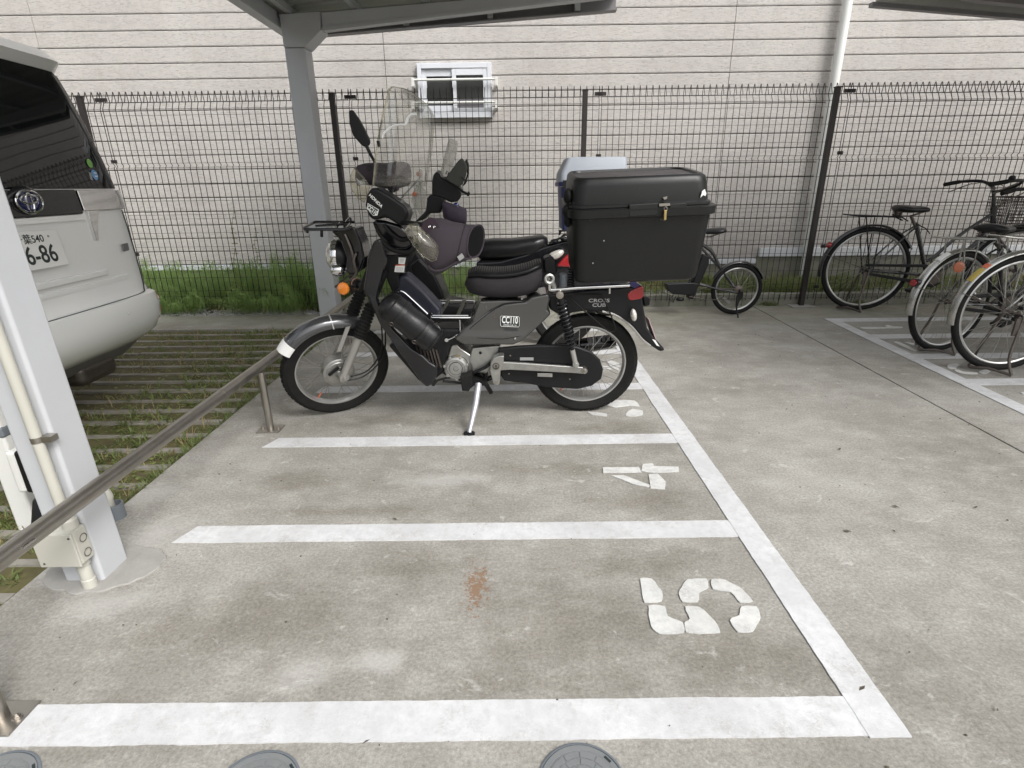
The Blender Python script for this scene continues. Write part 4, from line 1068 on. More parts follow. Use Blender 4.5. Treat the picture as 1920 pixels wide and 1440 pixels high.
slab('plate_bracket', ZC, [(1500, 310), (1558, 325), (1560, 380), (1515, 395)], .05, -.05, MT['black'], .008)
c0, c1 = bk(ZC, 1522, 470, 0), bk(ZC, 1588, 655, 0)
pl = MB().prism([c0 + Vector((.004, -.06, 0)), c0 + Vector((.004, .06, 0)), c1 + Vector((.004, .06, 0)), c1 + Vector((.004, -.06, 0))], (.003, 0, .001)).build('number_plate', M_('pink_plate', (.62, .42, .42), .5), tail, flat=True)
MB().prism([bk(ZC, *q, .0862) for q in ((1575, 640), (1600, 650), (1632, 698), (1610, 690))], (0, .001, 0)).build('reflective_patch', MT['white'], tail, flat=True)
mb = MB()
pipe(mb, ZC, [(930, 310, .10), (1010, 385, .105), (1130, 490, .105), (1235, 578, .10), (1275, 583, .10), (1290, 550, .10), (1250, 440, .10), (1195, 320, .098), (1130, 300, .098), (960, 295, .098)], .0035, 6)
mb.build('luggage_strap', MT['rubber'], tail)
# shock absorbers, swing arm, chain case
for s in (1, -1):
    a, b = bk(ZC, 862, 300, .15 * s), bk(ZC, 985, 835, .15 * s)
    d = (b - a); L = d.length; d.normalize()
    sh_ = MB().tube([a + d * .02, a + d * L * .55], .019, 14); sh_.tube([a + d * L * .5, b], .011, 12)
    sh_ = sh_.build('rear_shock', MT['black'], moto)
    u_ = d.orthogonal().normalized(); v_ = d.cross(u_)
    MB().tube([a + d * (.035 + (L * .62) * i / 150) + (.0255) * (math.cos(i * 2 * PI * 12 / 150) * u_ + math.sin(i * 2 * PI * 12 / 150) * v_) for i in range(151)], .0052, 6).build('spring', MT['gloss'], sh_)
    MB().lathe([(.019, -.012), (.019, .012), (.010, .013), (.010, .018)], a, (0, -s, 0), 16).build('shock_mount', MT['steel'], sh_)
    MB().lathe([(.017, -.012), (.017, .012), (.011, .013), (.010, .018)], b, (0, -s, 0), 16).build('shock_mount', MT['alu'], sh_)
    MB().tube([a + d * L * .78, b], .014, 12).build('shock_rod', MT['forkgrey'], sh_)
cc_ = slab('chain_case', ZC, [(385, 715), (520, 700), (700, 690), (920, 690), (1000, 702), (1110, 742), (1175, 805), (1198, 880), (1185, 950), (1110, 1005), (1000, 1030), (870, 1022), (760, 1015), (600, 985), (430, 965), (395, 900)], .115, .080, MT['black'], .010)
mb = MB()
for q in ((480, 768), (470, 908), (940, 950)): mb.lathe([(.005, 0), (.004, .003)], bk(ZC, *q, .1155), (0, -1, 0), 10)
mb.build('case_bolt', MT['steel'], cc_)
MB().prism([bk(ZC, *q, .1165) for q in ((555, 783), (660, 783), (660, 805), (555, 805))], (0, .002, 0)).build('case_label', MT['greyprint'], cc_, flat=True)
for s in (1, -1):
    MB().prism([bk(ZC, *q, .135 * s + .012) for q in ((395, 818), (500, 822), (1040, 858), (1060, 885), (1045, 912), (960, 905), (480, 880), (400, 885))], (0, .024, 0)).build('swing_arm', MT['alu'], moto, bevel=.006)
MB().prism([bk(ZC, *q, .150) for q in ((690, 905), (805, 908), (805, 935), (690, 930))], (0, .004, 0)).build('arm_plate', MT['alu'], moto, bevel=.001)
ax = bk(ZC, 1050, 885, .15)
MB().lathe([(.018, -.32), (.018, -.01), (.016, 0), (.016, .008), (.009, .009), (.009, .024)], bk(ZC, 1052, 885, .15), (0, -1, 0), 16).build('rear_axle', MT['steel'], moto)
# exhaust on the far side
a, b = bk(ZC, 960, 700, -.17), bk(ZC, 1292, 655, -.17)
ex = MB().tube([bk(ZB, 1350, 880, -.05), bk(ZB, 1480, 940, -.10), bk(ZC, 300, 950, -.13), bk(ZC, 700, 760, -.16), a], .016, 12, sm=4); ex.lathe([(.02, 0), (.041, .03), (.043, .05), (.043, (b - a).length - .03), (.03, (b - a).length)], a, b - a, 24)
ex = ex.build('exhaust', MT['gloss'], moto)
dv = (b - a).normalized()
hsld = MB()
for i in range(9): hsld.obox(a + dv * (.10 + i * .026) + Vector((0, -.03, .033)), dv * .009, (0, .012, .012), (0, .004, -.004))
hsld.build('heat_shield', MT['dark_trim'], ex)
# engine
def blk(name, zf, pts, w1, w0, mat=MT['alu'], bevel=.008, parent=None): return slab(name, zf, pts, w1, w0, mat, bevel, parent)
eng = blk('engine', ZB, [(1400, 770), (1420, 700), (1452, 668), (1500, 715), (1565, 760), (1720, 780), (1730, 870), (1690, 910), (1570, 900), (1500, 935), (1420, 930), (1375, 880)], .085, -.10)
cr = bk(ZB, 1463, 856, .085)
MB().lathe([(.066, -.01), (.068, .012), (.062, .026), (.050, .030), (.050, .027), (.036, .027), (.034, .033), (.014, .034), (.014, .030), (.006, .030), (.006, .034)], cr, (0, -1, 0), 44).build('crank_cover', MT['alu'], eng)
mb = MB()
for k in range(7):
    a = 2 * PI * (k + .3) / 7; p = cr + Vector((.063 * math.cos(a), -.004, .063 * math.sin(a))); mb.lathe([(.009, -.01), (.009, .022), (.005, .023), (.005, .028)], p, (0, -1, 0), 10)
for k in range(6):
    a = 2 * PI * k / 6 + .2; mb.obox(cr + Vector((.043 * math.cos(a), -.0285, .043 * math.sin(a))), Vector((math.cos(a), 0, math.sin(a))) * .006, Vector((-math.sin(a), 0, math.cos(a))) * .0015, (0, .002, 0))
mb.build('cover_bolts', MT['alu'], eng)
mb = MB()
for rr_, h_ in ((.0685, .006), (.0505, .028), (.0355, .029), (.014, .031)): mb.torus(cr + Vector((0, -h_, 0)), rr_, .0016, (0, 1, 0), 40, 6)
mb.build('cover_groove_shade', MT['black'], eng)  # black rings painted in as the shade of the cover's crevices
MB().lathe([(.011, 0), (.011, .004), (.007, .004), (.007, .001)], bk(ZB, 1470, 778, .09), (0, -1, 0), 16).build('oil_cap', MT['brass'], eng)
blk('crankcase_cover', ZC, [(185, 712), (300, 700), (405, 690), (392, 780), (335, 835), (305, 900), (190, 905), (165, 800)], .095, -.08, parent=eng)
mb = MB().lathe([(.008, 0), (.008, .003)], bk(ZC, 250, 747, .096), (0, -1, 0), 14); pipe(mb, ZB, [(1560, 915, .11), (1640, 880, .115), (1700, 850, .115), (1760, 790, .11)], .009, 8)
mb.build('shift_shaft', MT['black'], eng)
mb = MB()
for i in range(7):
    a = bk(ZB, 1180 + i * 26, 720 + i * 8, .06); mb.obox(a, (.004, 0, .0), (0, .06, 0), (-.01, 0, .05))
mb.build('cylinder_fins', MT['dirtysteel'], eng)
pb_ = blk('footrest_bracket', ZC, [(348, 790), (395, 770), (432, 772), (428, 835), (405, 890), (402, 960), (398, 992), (372, 1002), (348, 988), (340, 945), (322, 890), (328, 830)], .175, .11, MT['alu'], .006)
MB().lathe([(.019, -.02), (.019, .002), (.014, .003), (.014, -.004), (.007, -.004), (.007, .0)], bk(ZC, 370, 850, .178), (0, -1, 0), 18).build('pillion_peg', MT['dirtysteel'], pb_)
MB().lathe([(.008, 0), (.008, .005)], bk(ZC, 373, 978, .176), (0, -1, 0), 12).build('bolt', MT['steel'], pb_)
fr = MB(); a, b = bk(ZB, 1510, 960, .12), bk(ZB, 1540, 985, .33)
fr.prism([bk(ZB, *q, .19) for q in ((1490, 935), (1580, 920), (1580, 1000), (1560, 1045), (1515, 1040), (1505, 990))], (0, .09, 0))
fr.prism([bk(ZB, *q, .10) for q in ((1590, 940), (1680, 950), (1700, 995), (1650, 990), (1640, 1005), (1595, 1000))], (0, .2, 0))
pipe(fr, ZB, [(1500, 940, .10), (1420, 935, .105), (1330, 955, .11), (1300, 965, .12)], .007, 8); pipe(fr, ZB, [(1312, 958, .115), (1290, 985, .14), (1285, 992, .17)], .010, 8, 2)
fr.build('footrest_and_gear_lever', MT['rubber'], moto, bevel=.006)
foot = gnd(880, 815)
k0 = bk(ZC, 235, 985, .14)
ks = MB().tube([k0, k0.lerp(foot, .4) + Vector((.005, 0, 0)), Vector((foot.x, foot.y, .012))], [.019, .017, .012], 12).build('side_stand', M_('stand_alloy', (.50, .50, .54), .4, .6, .1, 20), moto)
MB().prism([foot + Vector((.03 * math.cos(t), .022 * math.sin(t), .014)) for t in [i * PI / 8 for i in range(16)]], (0, 0, -.013)).build('stand_foot', MT['black'], ks)
mb = MB(); pipe(mb, ZC, [(170, 990, .11), (60, 975, .10), (-40, 965, .10)], .007, 8, 3); pipe(mb, ZC, [(230, 900, .08), (300, 1000, .0), (330, 1050, -.08)], .014, 8, 2)
mb.prism([bk(ZC, *q, .135) for q in ((95, 960), (180, 930), (290, 975), (300, 1000), (200, 1000), (150, 1042), (110, 1040))], (0, .04, 0))
mb.build('centre_stand', MT['black'], moto)
# chrome carrier over the tunnel
mb = MB()
pipe(mb, ZE, [(700, 1085, .075), (760, 1095, .08), (850, 1170, .08), (1060, 1365, .085)], .006, 8, 3)
pipe(mb, ZE, [(810, 935, -.065), (850, 940, -.07), (1000, 1080, -.07), (1165, 1225, -.075)], .006, 8, 3)
pipe(mb, ZE, [(925, 1235, .08), (1005, 1085, -.07)], .0045, 8, 1)
pipe(mb, ZE, [(1115, 1410, .085), (1580, 1412, .085), (1600, 1390, .08), (1640, 1225, -.07), (1625, 1200, -.075), (1180, 1200, -.075)], .0055, 8, 1)
pipe(mb, ZE, [(1115, 1410, .085), (1100, 1390, .085), (1110, 1350, .085)], .0055, 8, 2)
pipe(mb, ZE, [(1120, 1385, .09), (1560, 1385, .09)], .004, 8, 1); pipe(mb, ZE, [(1165, 1232, -.07), (1630, 1235, -.07)], .004, 8, 1)
pipe(mb, ZB, [(1488, 495, .09), (1490, 575, .10), (1478, 605, .105), (1395, 645, .11)], .0055, 8, 2)
mb.lathe([(.010, -.004), (.010, .004)], bk(ZB, 1388, 648, .115), (0, -1, 0), 12)
cr_ = mb.build('leg_carrier', MT['chrome'], moto)
mb = MB()
for q in (((1185, 1400), (1225, 1400), (1340, 1205), (1300, 1205)), ((1405, 1402), (1450, 1402), (1535, 1205), (1490, 1205))):
    p = [bk(ZE, *q[0], .087), bk(ZE, *q[1], .087), bk(ZE, *q[2], -.073), bk(ZE, *q[3], -.073)]; mb.prism([v + Vector((0, 0, .006)) for v in p], (0, 0, -.003))
mb.build('carrier_plate', MT['chrome'], cr_)
# rear carrier under the box
mb = MB()
for s in (1, -1):
    pipe(mb, ZC, [(775, 165, .13 * s), (782, 215, .135 * s), (785, 250, .135 * s), (810, 262, .135 * s), (1000, 246, .135 * s), (1240, 234, .135 * s), (1400, 226, .13 * s)], .0095, 10, 4)
for x, y in ((800, 258), (1050, 242), (1380, 228)): mb.tube([bk(ZC, x, y, .135), bk(ZC, x, y, -.135)], .007, 8)
mb.tube([bk(ZC, 1246, 238, .13), bk(ZC, 1246, 288, .12)], .006, 8)
rcar = mb.build('rear_carrier', MT['chrome'], moto)
mb = MB().torus(bk(ZC, 782, 178, .16), .020, .008, (.2, -1, .1), 24, 8)
mb.tube([bk(ZC, 800, 190, .15), bk(ZC, 820, 240, .13)], .012, 8)
mb.build('helmet_lock', MT['alu'], rcar)
MB().lathe([(.020, 0), (.0215, .07)], bk(ZC, 888, 238, .06), UPV, 18).build('grey_cup', MT['pvcgrey'], rcar)
mb = MB(); a, b = bk(ZC, 950, 230, .05), bk(ZC, 950, 90, .05); d = (b - a)
mb.tube([a + d * i / 60 + Vector((.014 * math.cos(i * .75), .014 * math.sin(i * .75), 0)) for i in range(61)], .004, 6); mb.build('box_spring', MT['black'], rcar)
slab('rear_frame_cover', ZC, [(740, 20), (790, 0), (835, 40), (840, 140), (800, 150), (745, 130)], .06, -.06, MT['black'], .01)

# front equipment: headlamp, horn lamp, rack, indicator
hc = at(634, 480, BY - .05)
hd_ = Vector((-1, -.10, .04)).normalized()
hl = MB().lathe([(.085, -.004), (.088, .010), (.084, .024), (.078, .026)], hc, hd_, 40).build('headlamp', MT['chrome'], moto)
MB().lathe([(.078, .020), (.066, .042), (.04, .056), (.0, .062)], hc, hd_, 36, cap=(False, False)).build('lens', MT['clearlens'], hl)
MB().lathe([(.085, -.004), (.080, -.04), (.055, -.085), (.02, -.10)], hc, hd_, 36).build('shell', MT['black'], hl)
slab('lamp_bracket', ZA, [(520, 1105), (620, 1090), (720, 1070), (775, 1200), (800, 1330), (760, 1440), (700, 1470), (640, 1440), (650, 1330), (600, 1180)], .07, -.09, MT['gloss'], .012)
mb = MB(); pipe(mb, ZB, [(690, -20, .09), (672, 40, .10), (690, 130, .10), (640, 190, .09), (545, 225, .07), (530, 238, -.02)], .006, 8); pipe(mb, ZB, [(690, 60, .04), (700, 140, .04), (640, 150, .03), (560, 205, .0)], .005, 8)
pipe(mb, ZA, [(640, 1130, .075), (690, 1250, .085), (720, 1380, .085), (715, 1440, .08)], .006, 8)
mb.build('lamp_guard', MT['dirtysteel'], moto)
lc = bk(ZB, 556, 108, .03)
sl_ = MB().lathe([(.033, -.012), (.035, .0), (.034, .020), (.030, .032), (.015, .036), (.0, .036)], lc, (-1, -.15, 0), 28, cap=(True, False)); sl_.lathe([(.033, -.012), (.026, -.03), (.012, -.04)], lc, (-1, -.15, 0), 28)
fl_ = sl_.build('auxiliary_lamp', MT['chrome'], moto)
MB().lathe([(.029, .0325), (.012, .040), (0, .041)], lc, (-1, -.15, 0), 24, cap=(False, False)).build('lens', MT['clearlens'], fl_)
for s in (1, -1):
    ic = bk(ZB, 597, 250, .12) if s > 0 else bk(ZB, 700, 215, -.16)
    d_ = Vector((-.30, -1, .05)).normalized() if s > 0 else Vector((-.6, .9, 0)).normalized()
    i_ = MB().lathe([(.031, 0), (.0325, .008), (.029, .016), (.018, .020), (0, .021)], ic, d_, 30, cap=(True, False)).build('front_indicator', MT['amber'], moto)
    MB().lathe([(.030, 0), (.024, -.018), (.010, -.024), (.008, -.10)], ic, d_, 24).build('housing', MT['black'], i_)
rk = MB()
for s, z in ((.085, 0), (-.10, 0)):
    pass
rkp = [bk(ZA, 720, 1032, -.10), bk(ZA, 400, 1032, -.10), bk(ZA, 380, 1038, -.09), bk(ZA, 300, 1080, .07), bk(ZA, 310, 1092, .085), bk(ZA, 640, 1092, .085), bk(ZA, 700, 1070, .085)]
rk.tube(rkp, .0075, 8)
for q0, q1 in (((400, 1062), (640, 1050)), ((560, 1092), (600, 1034)), ((640, 1092), (690, 1034))): rk.tube([bk(ZA, *q0, .085 if q0[1] > 1080 else .0), bk(ZA, *q1, -.1 if q1[1] < 1040 else 0)], .006, 8)
rk.tube([bk(ZA, 330, 1090, .08), bk(ZA, 333, 1122, .08)], .006, 6); rk.tube([bk(ZA, 450, 1096, .08), bk(ZA, 450, 1152, .08)], .008, 6)
rk.tube([bk(ZA, 640, 1030, .02), bk(ZA, 670, 995, .0), bk(ZA, 685, 1000, -.02), bk(ZA, 690, 1040, -.02)], .006, 8)
rk.build('front_rack', MT['gloss'], moto)

# steering head, cowl, meter, bar
slab('steering_cover', ZA, [(860, 1010), (960, 1020), (1085, 1055), (1160, 1120), (1205, 1225), (1150, 1265), (1060, 1275), (985, 1240), (925, 1150)], .07, -.07, MT['gloss'], .02)
mb = MB()
pipe(mb, ZA, [(960, 1050, .08), (1010, 1120, .09), (1100, 1180, .09), (1190, 1160, .12)], .009, 8); pipe(mb, ZA, [(930, 1170, .09), (1010, 1250, .10), (1150, 1280, .10), (1240, 1220, .08)], .011, 8); pipe(mb, ZA, [(880, 1030, .05), (920, 1130, .07), (985, 1200, .085)], .008, 8)
mb.build('cables', MT['rubber'], moto)
cw = slab('headlamp_cowl', ZA, [(850, 748), (905, 752), (1010, 815), (1130, 898), (1165, 962), (1135, 1040), (1085, 1062), (1010, 1015), (960, 990), (900, 1018), (862, 1010), (830, 985), (803, 890), (815, 810)], .12, -.03, MT['black'], .022, seg=4)
ru2 = (bk(ZA, 930, 900, .1) - bk(ZA, 856, 826, .1)).normalized(); uu2 = (bk(ZA, 880, 790, .1) - bk(ZA, 848, 900, .1)).normalized()
text('HONDA', bk(ZA, 892, 858, .1215), ru2, uu2, .020, MT['white'], 'cowl_lettering', cw, sx=1.05, bold=.0005)
ru3 = (bk(ZA, 915, 958, .1) - bk(ZA, 825, 890, .1)).normalized()
shp = [bk(ZA, *q, .1212) for q in ((826, 876), (918, 930), (905, 978), (872, 980), (838, 945), (825, 905))]
s1_ = MB().prism(shp, (0, .002, 0)).build('shield_badge', MT['white'], cw, flat=True)
cen = sum(shp, Vector()) / 6
MB().prism([cen + (p - cen) * .88 + Vector((0, -.0006, 0)) for p in shp], (0, .001, 0)).build('shield_field', MT['darkprint'], s1_, flat=True)
text('CC110', cen + Vector((.0, -.0012, 0)), ru3, uu2, .030, MT['white'], 'badge_lettering', s1_, sx=.62, bold=.001)
mb = MB(); g_ = [bk(ZA, *q, .10) for q in ((1000, 815), (1085, 855), (1155, 925), (1160, 975), (1105, 945), (1040, 885))]
mb.prism(g_, (0, .12, 0)); mb.build('meter_visor', MT['glassgrey'], cw, bevel=.006)
mb = MB(); mb.prism([bk(ZA, *q, .085) for q in ((1005, 825), (1060, 845), (1090, 880), (1040, 880))], (0, .08, 0)); mb.build('meter', M_('meter_face', (.28, .06, .08), .4), cw, bevel=.004)
hb_ = MB(); hp = [at(*ZA(1130, 650), BY + .18), at(*ZA(1050, 700), BY + .08), at(*ZA(1000, 900), BY - .10), at(*ZA(1080, 1030), BY - .20), at(*ZA(1250, 1050), BY - .33), at(*ZA(1700, 1180), BY - .43)]
hb_.tube(hp, .011, 10, sm=4)
hb_.build('handlebar', MT['black'], moto)
# tall clear windscreen: one curved sheet turned with the bar
scr = MB(); rows_ = 15; cols_ = 13
left = [(190, 1040), (203, 900), (215, 760), (236, 610), (260, 480), (283, 370), (310, 260), (340, 140), (368, 112)]
right = [(690, 1040), (715, 900), (735, 760), (748, 660), (757, 540), (764, 440), (757, 360), (690, 270), (560, 165)]
def interp(P, t):
    f = t * (len(P) - 1); i = min(int(f), len(P) - 2); u_ = f - i
    return (P[i][0] + (P[i + 1][0] - P[i][0]) * u_, P[i][1] + (P[i + 1][1] - P[i][1]) * u_)
grid = []
for i in range(rows_):
    t = i / (rows_ - 1); a, b = interp(left, t), interp(right, t); row = []
    for j in range(cols_):
        s = j / (cols_ - 1)
        px = a[0] + (b[0] - a[0]) * s; py = a[1] + (b[1] - a[1]) * s - 12 * math.sin(PI * s) * t
        Yd = BY + .02 - .38 * s + .07 * math.cos(PI * (s - .25)) * 1.0 - .04 * t
        row.append(at(*ZF(px, py), Yd))
    grid.append(row)
vs = [p for r_ in grid for p in r_]; fs = [(i * cols_ + j, i * cols_ + j + 1, (i + 1) * cols_ + j + 1, (i + 1) * cols_ + j) for i in range(rows_ - 1) for j in range(cols_ - 1)]
wso = MB().add(vs, fs).build('windscreen', MT['glass'], moto, ang=80); md = wso.modifiers.new('thick', 'SOLIDIFY'); md.thickness = .003
mb = MB(); mb.tube([r_[0] for r_ in grid], [.0035, .0035], 6); mb.tube([r_[-1] for r_ in grid], .0014, 6); mb.tube(grid[-1], .0016, 6)
mb.build('screen_edge', MT['glassyellow'], wso)
lip = [at(*ZF(*q), BY - .16) for q in ((335, 610), (345, 570), (400, 520), (450, 497), (500, 490), (535, 490), (550, 465), (562, 430), (590, 402), (640, 398))]
MB().tube([p + Vector((0, -.12, 0)) for p in lip], [.004, .0075], 6, sm=3).build('screen_crack', M_('crack_white', (.88, .89, .88), .3), wso)
mb = MB().obox(at(*ZF(247, 645), BY + .02), (.006, 0, .001), (0, .008, 0), (-.002, 0, .013)); mb.build('screen_clip', MT['black'], wso)
mb = MB(); pr_ = [at(*ZF(*q), BY - .27) for q in ((635, 880), (645, 960), (612, 1120), (590, 1240), (575, 1330))]
mb.tube(pr_, .006, 8, sm=3); mb.tube([at(*ZF(640, 955), BY - .27), at(*ZF(560, 1040), BY - .14), at(*ZF(440, 1170), BY - .1)], .004, 8); sb_ = mb.build('screen_stay', MT['glassgrey'], wso)
for q in ((622, 925), (585, 1112)):
    MB().lathe([(.011, 0), (.0105, .006), (.004, .008)], at(*ZF(*q), BY - .275), (-.3, -1, 0), 16).build('orange_reflector', M_('reflector_brown', (.25, .06, .02), .3, coat=1), sb_)
MB().prism([at(*ZF(*q), BY - .262) for q in ((600, 1025), (655, 1045), (695, 1090), (680, 1240), (640, 1320), (610, 1270), (548, 1180), (565, 1100))], (.0, .003, 0)).build('side_deflector', MT['glassgrey'], wso, flat=True)
# mirrors
mq = [at(*ZA(*q), BY + .16) for q in ((668, 122), (690, 114), (706, 124), (760, 200), (808, 290), (842, 365), (842, 395), (828, 412), (795, 418), (770, 400), (705, 325), (675, 230))]
mr = MB().prism(mq, (.0, .028, .004)).build('mirror', MT['black'], moto, bevel=.009, seg=3)
MB().tube([at(*ZA(815, 405), BY + .175), at(*ZA(850, 480), BY + .17), at(*ZA(885, 550), BY + .15), at(*ZA(880, 660), BY + .1)], [.010, .006], 8, sm=3).build('mirror_stalk', MT['black'], mr)

# hand muffs with clear knuckle shields
def muff(rings_, name, end_in, parent=moto, mat=MT['fabric'], n=30, e=2.3):
    rs = []
    for (c, u_, v_) in rings_:
        rs.append([c + u_ * math.copysign(abs(math.cos(a)) ** (2 / e), math.cos(a)) + v_ * math.copysign(abs(math.sin(a)) ** (2 / e), math.sin(a)) for a in [2 * PI * k / n for k in range(n)]])
    return MB().rings(rs).build(name, mat, parent, ang=60)
def mring(zf, x, y, dy, hh, hd, slant=0, xs=0):
    c = at(*zf(x, y), BY + dy); top = at(*zf(x + xs, y - hh), BY + dy); v_ = top - c
    return (c, Vector((slant * hd, hd, 0)), v_)
LM = [mring(ZE, 985, 470, -.42, 60, .03), mring(ZE, 1010, 480, -.42, 190, .055, 0, -10), mring(ZE, 1090, 520, -.42, 330, .085, 0, 5), mring(ZE, 1190, 545, -.42, 358, .095, 0, 40), mring(ZE, 1300, 550, -.42, 318, .095, 0, 60), mring(ZE, 1400, 525, -.42, 275, .09, 0, 60), mring(ZE, 1470, 515, -.42, 250, .085, 0, 55),
      mring(ZE, 1560, 497, -.42, 226, .08, .1, 50), mring(ZE, 1630, 478, -.42, 208, .08, .3, 30), mring(ZE, 1652, 476, -.42, 200, .078, .42, 20), mring(ZE, 1650, 476, -.42, 184, .070, .42, 20)]
LIN = [mring(ZE, 1653, 476, -.42, 184, .070, .42, 20), mring(ZE, 1600, 480, -.42, 170, .062, .3, 20), mring(ZE, 1500, 490, -.42, 120, .04, .1, 20)]
lm = muff(LM, 'hand_muff', None)
muff(LIN, 'cuff_inner_shade', None, lm, MT['leather'])  # black inner surface stands in for the shade inside the cuff opening
def rim_tube(rg, r_, name, parent, mat, n=40, e=2.3, k=1.01):
    c, u_, v_ = rg
    return MB().tube([c + (u_ * math.copysign(abs(math.cos(a)) ** (2 / e), math.cos(a)) + v_ * math.copysign(abs(math.sin(a)) ** (2 / e), math.sin(a))) * k for a in [2 * PI * q / n for q in range(n)]], r_, 6, closed=True).build(name, mat, parent)
rim_tube(LM[6], .0028, 'seam', lm, MT['seatcloth'], k=1.0); rim_tube(LM[9], .004, 'cuff_hem', lm, MT['fabric'])
hem = MB().tube([at(*ZE(*q), BY - .50) for q in ((1060, 775), (1130, 830), (1230, 830), (1340, 780), (1440, 720), (1520, 690), (1600, 690))], .005, 6, sm=4).build('hem_seam', MT['fabric'], lm)
mb = MB()
for x in (1082, 1140): mb.torus(at(*ZE(x, 296), BY - .496), .0036, .0016, (0, -1, .2), 18, 8)
ey = MB().prism([at(*ZE(*q), BY - .493) for q in ((960, 360), (1000, 230), (1080, 180), (1150, 195), (1235, 345), (1100, 372))], (0, .03, 0)).build('muff_flap', M_('flap_cloth', (.030, .018, .026), .9, 0, .2, 40, .4, 600), lm, bevel=.004)
mb.build('eyelet', MT['chrome'], ey)
MB().ell(at(*ZE(1497, 588), BY - .492), (.0035, 0, 0), (0, .004, 0), (0, 0, .0065)).build('orange_tag', MT['redbadge'], lm)
MB().prism([at(*ZE(*q), BY - .512) for q in ((1420, 665), (1475, 622), (1508, 675), (1452, 718))], (0, .02, 0)).build('grey_patch', MT['greyprint'], lm, flat=True)
def visor(zf, pts, dy, bulge, name='knuckle_visor', mat=MT['glassyellow']):
    base = [at(*zf(*q), BY + dy) for q in pts]; cen = sum(base, Vector()) / len(base); vs = list(base); fs = []
    n = len(base); mb = MB(); rings_ = [base]
    for k in (.8, .55, .25):
        rings_.append([cen + (p - cen) * k + Vector((0, -bulge * (1 - k * k), 0)) for p in base])
    mb.rings(rings_, False, (False, True)); o = mb.build(name, mat, moto, ang=80); md = o.modifiers.new('thick', 'SOLIDIFY'); md.thickness = .0025
    MB().tube(base, .0022, 6, closed=True).build('visor_rim', mat, o)
    return o
visor(ZE, [(775, 335), (835, 265), (925, 248), (990, 330), (1090, 420), (1180, 520), (1192, 610), (1165, 705), (1105, 722), (1020, 670), (940, 600), (830, 440)], -.53, .035)
RM = [mring(ZA, 735, 660, .22, 40, .03), mring(ZA, 750, 650, .22, 85, .06), mring(ZA, 800, 640, .22, 90, .075, 0, 10), mring(ZA, 880, 640, .22, 95, .085), mring(ZA, 960, 655, .22, 105, .09, 0, 10), mring(ZA, 1040, 650, .22, 112, .095, 0, 20), mring(ZA, 1110, 645, .22, 108, .095, 0, 15), mring(ZA, 1155, 645, .22, 92, .085, 0, 5), mring(ZA, 1168, 647, .22, 75, .07)]
rm = muff(RM, 'hand_muff', None)
rim_tube(RM[5], .003, 'seam', rm, MT['seatcloth'], k=1.0)
MB().torus(at(*ZA(838, 590), BY + .13), .009, .0022, (.2, -1, .1), 20, 6).build('drawcord', MT['black'], rm)
muff([mring(ZA, 990, 680, .13, 60, .03), mring(ZA, 1000, 700, .13, 75, .05), mring(ZA, 1040, 715, .13, 75, .055), mring(ZA, 1075, 725, .13, 50, .04)], 'muff_fold', None, rm)
visor(ZA, [(690, 640), (715, 588), (735, 600), (790, 660), (848, 745), (825, 800), (800, 872), (750, 840), (700, 780), (678, 700)], .05, .03)

# leather roll bag strapped to the leg shield: its own thing
e0, e1 = bk(ZB, 965, 395, .215), bk(ZB, 1265, 632, .215)
bag = thing('roll_bag', 'black leather roll bag with two straps hung beside the leg shield of the grey motorcycle', 'bag', tuple(bk(ZB, 1290, 690, .2)))
d = (e1 - e0).normalized(); L = (e1 - e0).length; r_ = .072
prof = [(.01, -.058), (r_ * .55, -.052), (r_ * .88, -.036), (r_, -.010), (r_ * 1.03, .03)] + [(r_ * (1.0 + .025 * math.sin(i * 1.7)), .03 + (L - .04) * i / 8) for i in range(1, 8)] + [(r_ * 1.02, L), (r_ * .97, L + .022), (r_ * .80, L + .032), (r_ * .5, L + .034), (.01, L + .034)]
MB().lathe(prof, e0, d, 36).build('roll', MT['leather'], bag, ang=60)
mb = MB().torus(e1 + d * .020, r_ * .97, .004, d, 36, 8); mb.torus(e0 - d * .004, r_, .004, d, 36, 8); mb.build('piping', MT['leather'], bag)
for t in (.22, .80):
    s_ = MB().lathe([(r_ * 1.03, -.012), (r_ * 1.075, -.011), (r_ * 1.075, .011), (r_ * 1.03, .012)], e0 + d * L * t, d, 40).build('strap', MT['leather'], bag)
    nrm = Vector((0, -1, .1)).normalized(); side = d.cross(nrm)
    bc = e0 + d * L * t + nrm * r_ * .80 + side * r_ * .78 if side.z < 0 else e0 + d * L * t + nrm * r_ * .80 - side * r_ * .78
    mb = MB().torus(bc, .011, .0022, Vector((0, -1, -.7)), 16, 6); mb.build('buckle', MT['dirtysteel'], s_)

